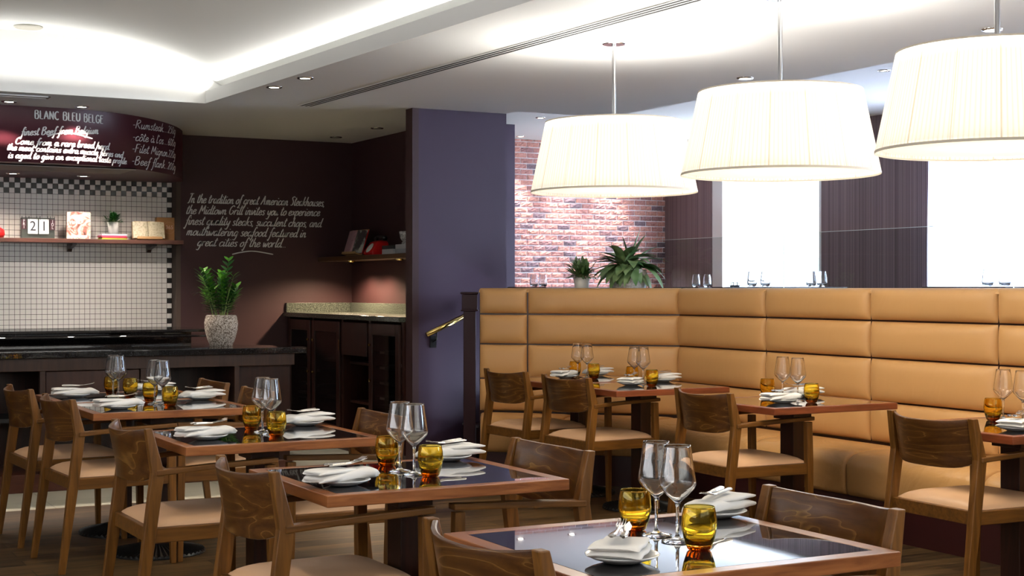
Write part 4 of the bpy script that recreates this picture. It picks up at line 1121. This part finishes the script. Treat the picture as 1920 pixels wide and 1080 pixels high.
for k, (tx0, ty0, _, _, nm) in tables.items():
    zt = .7502
    for idx, ((dx, dy), w_) in enumerate(zip(glasses[k][:2], ('left', 'right'))):
        place(Pw, (tx0+dx, ty0+dy, zt), .3*idx, 'clear stemmed wine glass, %s one of the pair on %s' % (w_, nm), 'wine glasses')
    for idx, ((dx, dy), w_) in enumerate(zip(glasses[k][2:], ('left', 'right'))):
        place(Pa, (tx0+dx, ty0+dy, zt), 0, 'short amber glass tumbler, %s of the wine glasses on %s' % (w_, nm), 'amber tumblers')
    for (dx, dy, a), w_ in zip(settings[k], ('near left', 'far right')):
        x, y = tx0+dx, ty0+dy; r = math.radians(a)
        place(Pp, (x, y, zt), 0, 'small white plate under a napkin, %s place on %s' % (w_, nm), 'side plates')
        place((Pn3 if k in ('T4', 'T8', 'T6') else Pn) if w_ == 'near left' else Pn2, (x, y, zt), r, 'folded white napkin, %s place on %s' % (w_, nm), 'napkins')
        c_, s_ = math.cos(r+.12), math.sin(r+.12)
        place(Pk, (x+s_*.008, y-c_*.008, zt), r+.16, 'steel knife on the napkin, %s place on %s' % (w_, nm), 'knives')
        place(Pf, (x-s_*.014, y+c_*.014, zt), r+.10, 'steel fork on the napkin, %s place on %s' % (w_, nm), 'forks')

# ------------------------------------------------------------------ pendant lamps
def make_lamp():
    t = thing('pendant_lamp', 'x', 'lamp')
    N = 360; rm = lambda i: 1+.0022*math.cos(i*2*PI/4)*(1)+(.0035 if i % 45 == 0 else 0)
    ob('shade', lathe(B(), [(.450, 1.875), (.4495, 1.885), (.374, 2.243), (.371, 2.250)], N, rmod=rm), shade_m, t, recalc=False)
    ob('lower_trim', lathe(B(), [(.451, 1.868), (.453, 1.868), (.453, 1.878), (.451, 1.878)], 96, closed=True), M('cream_piping', (.74, .67, .55), .7), t)
    ob('diffuser', lathe(B(), [(0, 1.884), (.425, 1.884)], 72), diff_m, t, recalc=False)
    ob('upper_ring', lathe(B(), [(.368, 2.246), (.374, 2.246), (.374, 2.253), (.368, 2.253)], 72, closed=True), M('cream_tape', (.7, .62, .5), .7), t)
    ob('rod', lathe(B(), [(.011, 2.0), (.011, 2.69)], 16), chrome, t, smooth=True, recalc=False)
    ob('canopy', lathe(B(), [(0, 2.672), (.062, 2.672), (.065, 2.676), (.065, 2.6995), (0, 2.6995)], 36), chrome, t, smooth=False)
    bm = B()
    for k in range(3):
        a = k*2*PI/3; tube(bm, [(0, 0, 2.235), (.37*math.cos(a), .37*math.sin(a), 2.245)], .004, 6)
    ob('spider_frame', bm, chrome, t); return t
lamp = make_lamp()
for i, (x, y, lab) in enumerate([(4.27, 6.79, 'leftmost pleated cream drum pendant lamp, smallest in view'), (4.275, 5.37, 'middle pleated cream drum pendant lamp, above the banquette tables'), (4.26, 4.05, 'rightmost pleated cream drum pendant lamp, cut by the right edge')]):
    if i == 0: o = lamp; o.location = (x, y, 0); o['label'] = lab; o['group'] = 'pendant lamps'
    else: o = dup(lamp, (x, y, 0), 0, lab, 'pendant lamps')
    l = bpy.data.lights.new('lamp_bulb', 'POINT'); l.energy = 2.6; l.color = (1, .90, .74); l.shadow_soft_size = .10
    q = bpy.data.objects.new('lamp_bulb', l); C.objects.link(q); q.location = (x, y, 2.04)
    area('lamp_down_glow', (x, y, 1.878), (0, 0, 0), .80, .80, 11, (1, .88, .70), shape='DISK')
    area('lamp_up_glow', (x, y, 2.20), (PI, 0, 0), .60, .60, 17, (1, .97, .92), shape='DISK')

# ------------------------------------------------------------------ ceiling fittings
def make_down():
    t = thing('downlight', 'x', 'ceiling light')
    ob('rim', lathe(B(), [(.034, -.006), (.052, -.006), (.055, 0), (.055, .004), (.034, .004)], 32), chrome, t, smooth=True)
    ob('lens', lathe(B(), [(0, -.0035), (.0345, -.0035)], 24), bulb, t, recalc=False); return t
dl = make_down()
clear_lens = M('unlit_lens', (.35, .34, .32), .3); dk = make_down()
for c_ in kids(dk):
    if c_.name.startswith('lens'): c_.data.materials[0] = clear_lens
downs = [(3.261, 9.462, CZ, 'left one of two downlights beside the vault lip'), (3.296, 8.96, CZ, 'right one of two downlights beside the vault lip'),
 (5.787, 7.624, CZ, 'downlight in the ceiling left above the middle pendant lamp'), (5.837, 5.584, CZ, 'downlight by the rod of the rightmost pendant lamp'),
 (8.58, 9.40, UZ, 'downlight between the middle and right pendant lamps'), (7.72, 13.75, UZ, 'downlight left above the smallest pendant lamp, near the purple wall'),
 (1.823, 11.098, CZ, 'downlight at the left edge above the maroon bulkhead'), (2.353, 11.16, CZ, 'downlight above the middle of the maroon bulkhead'),
 (4.832, 12.343, CZ, 'left unlit downlight above the dark recess'), (4.864, 11.48, CZ, 'right unlit downlight above the dark recess'),
 (2.077, 12.46, BZ0, 'left downlight under the maroon bulkhead'), (2.645, 12.48, BZ0, 'right downlight under the maroon bulkhead'),
 (9.175, 15.56, UZ, 'left downlight washing the brick wall'), (9.877, 15.56, UZ, 'right downlight washing the brick wall'), (8.46, 15.56, UZ, 'downlight at the left end of the brick wall')]
for i, (x, y, z_, lab) in enumerate(downs):
    if 'unlit' in lab:
        if 'left' in lab: dk.location = (x, y, z_); dk['label'] = lab; dk['group'] = 'recessed downlights'
        else: dup(dk, (x, y, z_), 0, lab, 'recessed downlights')
    elif i == 0: dl.location = (x, y, z_); dl['label'] = lab; dl['group'] = 'recessed downlights'
    else: dup(dl, (x, y, z_), 0, lab, 'recessed downlights')
tag(ob('ceiling_speaker', lathe(B(), [(0, -.006), (.085, -.006), (.095, 0), (.095, .004)], 40), white_paint, recalc=False), 'round ceiling speaker left of the middle pendant lamp rod', 'speaker').location = (4.431, 6.214, CZ)
tag(ob('vault_speaker', lathe(B(), [(0, -.006), (.085, -.006), (.095, 0), (.095, .004)], 40), M('beige_grille', (.5, .48, .42), .7), recalc=False), 'round beige speaker grille in the vaulted ceiling', 'speaker').location = (1.826, 10.35, 3.118)
# linear slot diffuser
bm = B(); bd = B(); a0, a1 = Vector((3.745, 10.32, CZ)), Vector((4.06, 2.5, CZ)); dv = (a1-a0).normalized(); sd = Vector((-dv.y, dv.x, 0))
if sd.x < 0: sd = -sd
for k in range(4):
    o_ = sd*(k*.034); w_ = .0055
    loft(bm, [[p+o_-sd*w_, p+o_+sd*w_, p+o_+sd*w_+Vector((0, 0, -.006)), p+o_-sd*w_+Vector((0, 0, -.006))] for p in (a0, a1)])
    if k < 3: loft(bd, [[p+o_+sd*w_, p+o_+sd*(.034-w_), p+o_+sd*(.034-w_)+Vector((0, 0, -.0045)), p+o_+sd*w_+Vector((0, 0, -.0045))] for p in (a0, a1)])
t = thing('slot_diffuser', 'long linear air diffuser with black slots in the ceiling', 'air vent', tuple(a0))
for nm, b_, m_ in (('frame', bm, white_metal), ('slots', bd, M('black_slot', (.01, .01, .01), .8))):
    bmesh.ops.translate(b_, verts=b_.verts, vec=-a0); ob(nm, b_, m_, t)
t = thing('ceiling_vent', 'short slatted air vent at the upper left edge above bulkhead', 'air vent', (1.6, 10.73, CZ))
ob('frame', box(bx(-1.2, .43, -.05, -.035, -.008, 0), -1.2, .43, .035, .05, -.008, 0), white_metal, t)
ob('slats', box(bx(-1.2, .43, -.012, .012, -.007, 0), .42, .435, -.05, .05, -.008, 0), M('brown_slat', (.2, .15, .12), .6), t)
# lights of the downlights, plus added fill for the tiled wall
for x, y in ((1.823, 11.13), (2.353, 11.19)): spot('bulkhead_spot', (x, y, 2.68), 150, (1, .82, .68), 96, .35)
spot('bulkhead_spot', (1.30, 11.13, 2.68), 120, (1, .82, .66), 96, .35)
for x in (1.5, 2.077, 2.645, 3.1): spot('soffit_spot', (x, 12.47, 2.268), 38 if x < 3 else 16, (1, .88, .79), 130, .8)
for x in (1.2, 2.2, 3.0): spot('tile_fill_spot', (x, 11.75, 2.268), 62, (1, .92, .86), 75, 1, (.62, 0, 0))  # added fill with no fitting, aimed to brighten the tiles
for x in (8.54, 9.175, 9.877): spot('brick_wash_spot', (x, 15.64, UZ-.02), 330, (1, .90, .84), 60, .6, (-.08, 0, 0), .02)
for x, y, p in ((3.26, 9.46, 22), (3.30, 8.96, 22)): spot('ceiling_spot', (x, y, 2.68), p, (1, .84, .62), 100, .8)
# added spots without fittings, lighting the two table rows and the aisle
for x in (1.35, 2.6):
    for y in (1.4, 3.0, 4.6, 6.2, 7.8, 9.2):
        spot('row_fill_spot', (x, y, 2.68), 17, (1, .82, .60), 95, .8, size=.05)
for y in (2.5, 4.5, 6.5, 8.3): spot('aisle_fill_spot', (4.75, y, 2.68), 15, (1, .84, .64), 110, .8, size=.05)

# ------------------------------------------------------------------ upper level: tables with glasses seen over the banquette
ut = None
def upper_table(x, y, lab):
    global ut
    if ut is None:
        t = thing('upper_table', lab, 'table', (x, y, .608), 0, 'tables on the upper level')
        ob('top', bx(-.35, .35, -.35, .35, .722, .75), dark_wood, t, bevel=.003); ob('pedestal', bx(-.04, .04, -.04, .04, .02, .722), ped_wood, t)
        ob('base', lathe(B(), [(0, 0), (.22, 0), (.22, .01), (.05, .025), (0, .025)], 32), black_iron, t); ut = t; return
    dup(ut, (x, y, .608), 0, lab, 'tables on the upper level')
upper_table(6.55, 11.3, 'upper level table before the brick wall left of the plants')
upper_table(7.85, 10.9, 'upper level table below the wallpaper left of the window')
upper_table(6.85, 8.62, 'upper level table behind the glass screen in front of the window')
upper_table(7.15, 6.75, 'upper level table at the right edge before the curtain')
def make_clear():
    o = ob('clear_tumbler', lathe(B(), [(0, .0005), (.022, .0005), (.033, .012), (.037, .03), (.034, .07), (.0275, .108), (.0270, .1115), (.0264, .1125), (.0258, .1115), (.0262, .108), (.0325, .07), (.0352, .03), (.031, .016), (0, .010)], 32), wine_glass_m, smooth=True)
    return tag(o, 'x', 'glass')
Pc = make_clear()
cl = [(1001, 12.9, 'left clear tumbler of the pair before the brick wall'), (1018, 12.9, 'right clear tumbler of the pair before the brick wall'), 
      (1305, 13.2, 'left clear tumbler before the wallpaper left of the window'), (1326, 13.2, 'right clear tumbler before the wallpaper left of the window'),
      (1410, 10.75, 'left clear tumbler before the bright window'), (1435, 10.75, 'second clear tumbler before the bright window'),
      (1521, 10.55, 'third clear tumbler before the bright window'), (1541, 10.55, 'clear tumbler at the right edge of the bright window'),
      (1852, 9.3, 'left clear tumbler before the curtained window'), (1884, 9.3, 'right clear tumbler before the curtained window')]
for u, d, lab in cl:
    l = (u-960)/FPX*d; place(Pc, (l*cs+d*sn, -l*sn+d*cs, 1.3583), 0, lab, 'clear tumblers on the upper level')
t = thing('menu_caddy', 'small dark caddy on the upper table before the window', 'caddy', (6.66, 8.90, 1.3583))
ob('tray', lathe(B(), [(0, 0), (.035, 0), (.04, .012), (0, .008)], 20), black_plastic, t)
for q in (-.018, .018): o = ob('jar', lathe(B(), [(0, 0), (.012, 0), (.012, .025), (.006, .03), (0, .03)], 14), chrome, t); o.location = (q, 0, .008)
# sheer curtains at the second window
def curtain(y0, y1, ztop, tie=None, label='', seed=0):
    bm = B(); n = 60; rows = 14; g = []
    for j in range(rows+1):
        z_ = .66+(ztop-.66)*j/rows; r = []
        for i in range(n+1):
            s = i/n; y = y0+(y1-y0)*s
            if tie: y = y1-(y1-y)*(.62+.38*abs((z_-1.0)/1.75)**.8)
            r.append(bm.verts.new((10.66+.028*math.sin(s*38+seed)+.006*math.sin(z_*3+i), y, z_)))
        g.append(r)
    for j in range(rows):
        for i in range(n): bm.faces.new((g[j][i], g[j][i+1], g[j+1][i+1], g[j+1][i]))
    o = ob('sheer_curtain', bm, curtain_m, smooth=True, recalc=False); tag(o, label, 'curtain', 'sheer curtains')
curtain(10.52, 11.05, 3.08, True, 'sheer white curtain at the left side of the right window', 1)
curtain(8.62, 10.04, 3.08, None, 'sheer white curtain at the right edge of the view', 3)

# ------------------------------------------------------------------ the street outside
struct('pavement', bx(11.0, 40, -6, 40, .30, .35), M('pale_paving', (.78, .78, .76), .9))
def car():
    t = thing('parked_car', 'silver car parked in the street outside the bright window', 'car', (14.0, 15.9, .35), PI/2+.0)
    paint = M('silver_car_paint', (.62, .64, .66), .3, .3)
    P = [(-2.1, .35, .62), (-2.05, .40, .86), (-1.3, .40, .95), (-.75, .42, 1.0), (0, .42, 1.02), (.9, .42, 1.0), (1.6, .38, .95), (2.05, .35, .85), (2.12, .35, .6)]
    bm = B(); rg = []
    for x, zb, zt in P: rg.append([(x, -.82, zb), (x, -.88, (zb+zt)/2), (x, -.80, zt), (x, .80, zt), (x, .88, (zb+zt)/2), (x, .82, zb)])
    loft(bm, rg); ob('body', bm, paint, t, smooth=False, bevel=.04)
    bm = B(); loft(bm, [[(x0, -w1, z), (x1, -w1, z), (x1, w1, z), (x0, w1, z)] for x0, x1, w1, z in ((-1.25, 1.6, .76, .96), (-.75, 1.15, .64, 1.40), (-.55, .95, .58, 1.46))])
    ob('cabin', bm, M('car_glass', (.25, .28, .30), .1), t, bevel=.04)
    bm = B(); loft(bm, [[(x0, -w1, z), (x1, -w1, z), (x1, w1, z), (x0, w1, z)] for x0, x1, w1, z in ((-.76, 1.16, .65, 1.41), (-.5, .95, .56, 1.48))]); ob('roof', bm, paint, t, bevel=.02)
    for x in (-1.35, 1.35):
        for y in (-.80, .80):
            o = ob('wheel', lathe(B(), [(0, -.1), (.2, -.1), (.32, -.09), (.33, 0), (.32, .09), (.2, .1), (0, .1)], 28), black_plastic, t); o.rotation_euler = (PI/2, 0, 0); o.location = (x, y, .33)
car()
t = thing('street_house', 'pale building facade across the street outside the window', 'building', (22, 22, .35))
ob('facade', bx(0, .5, -12, 12, 0, 9), M('pale_render', (.75, .74, .72), .8), t)
for y in (-8, -5.5, -3, -.5, 2, 4.5, 7):
    for z0 in (.9, 4.0):
        w_ = ob('window', bx(-.03, .01, y, y+1.2, z0, z0+1.7), M('far_window', (.35, .40, .46), .2), t)
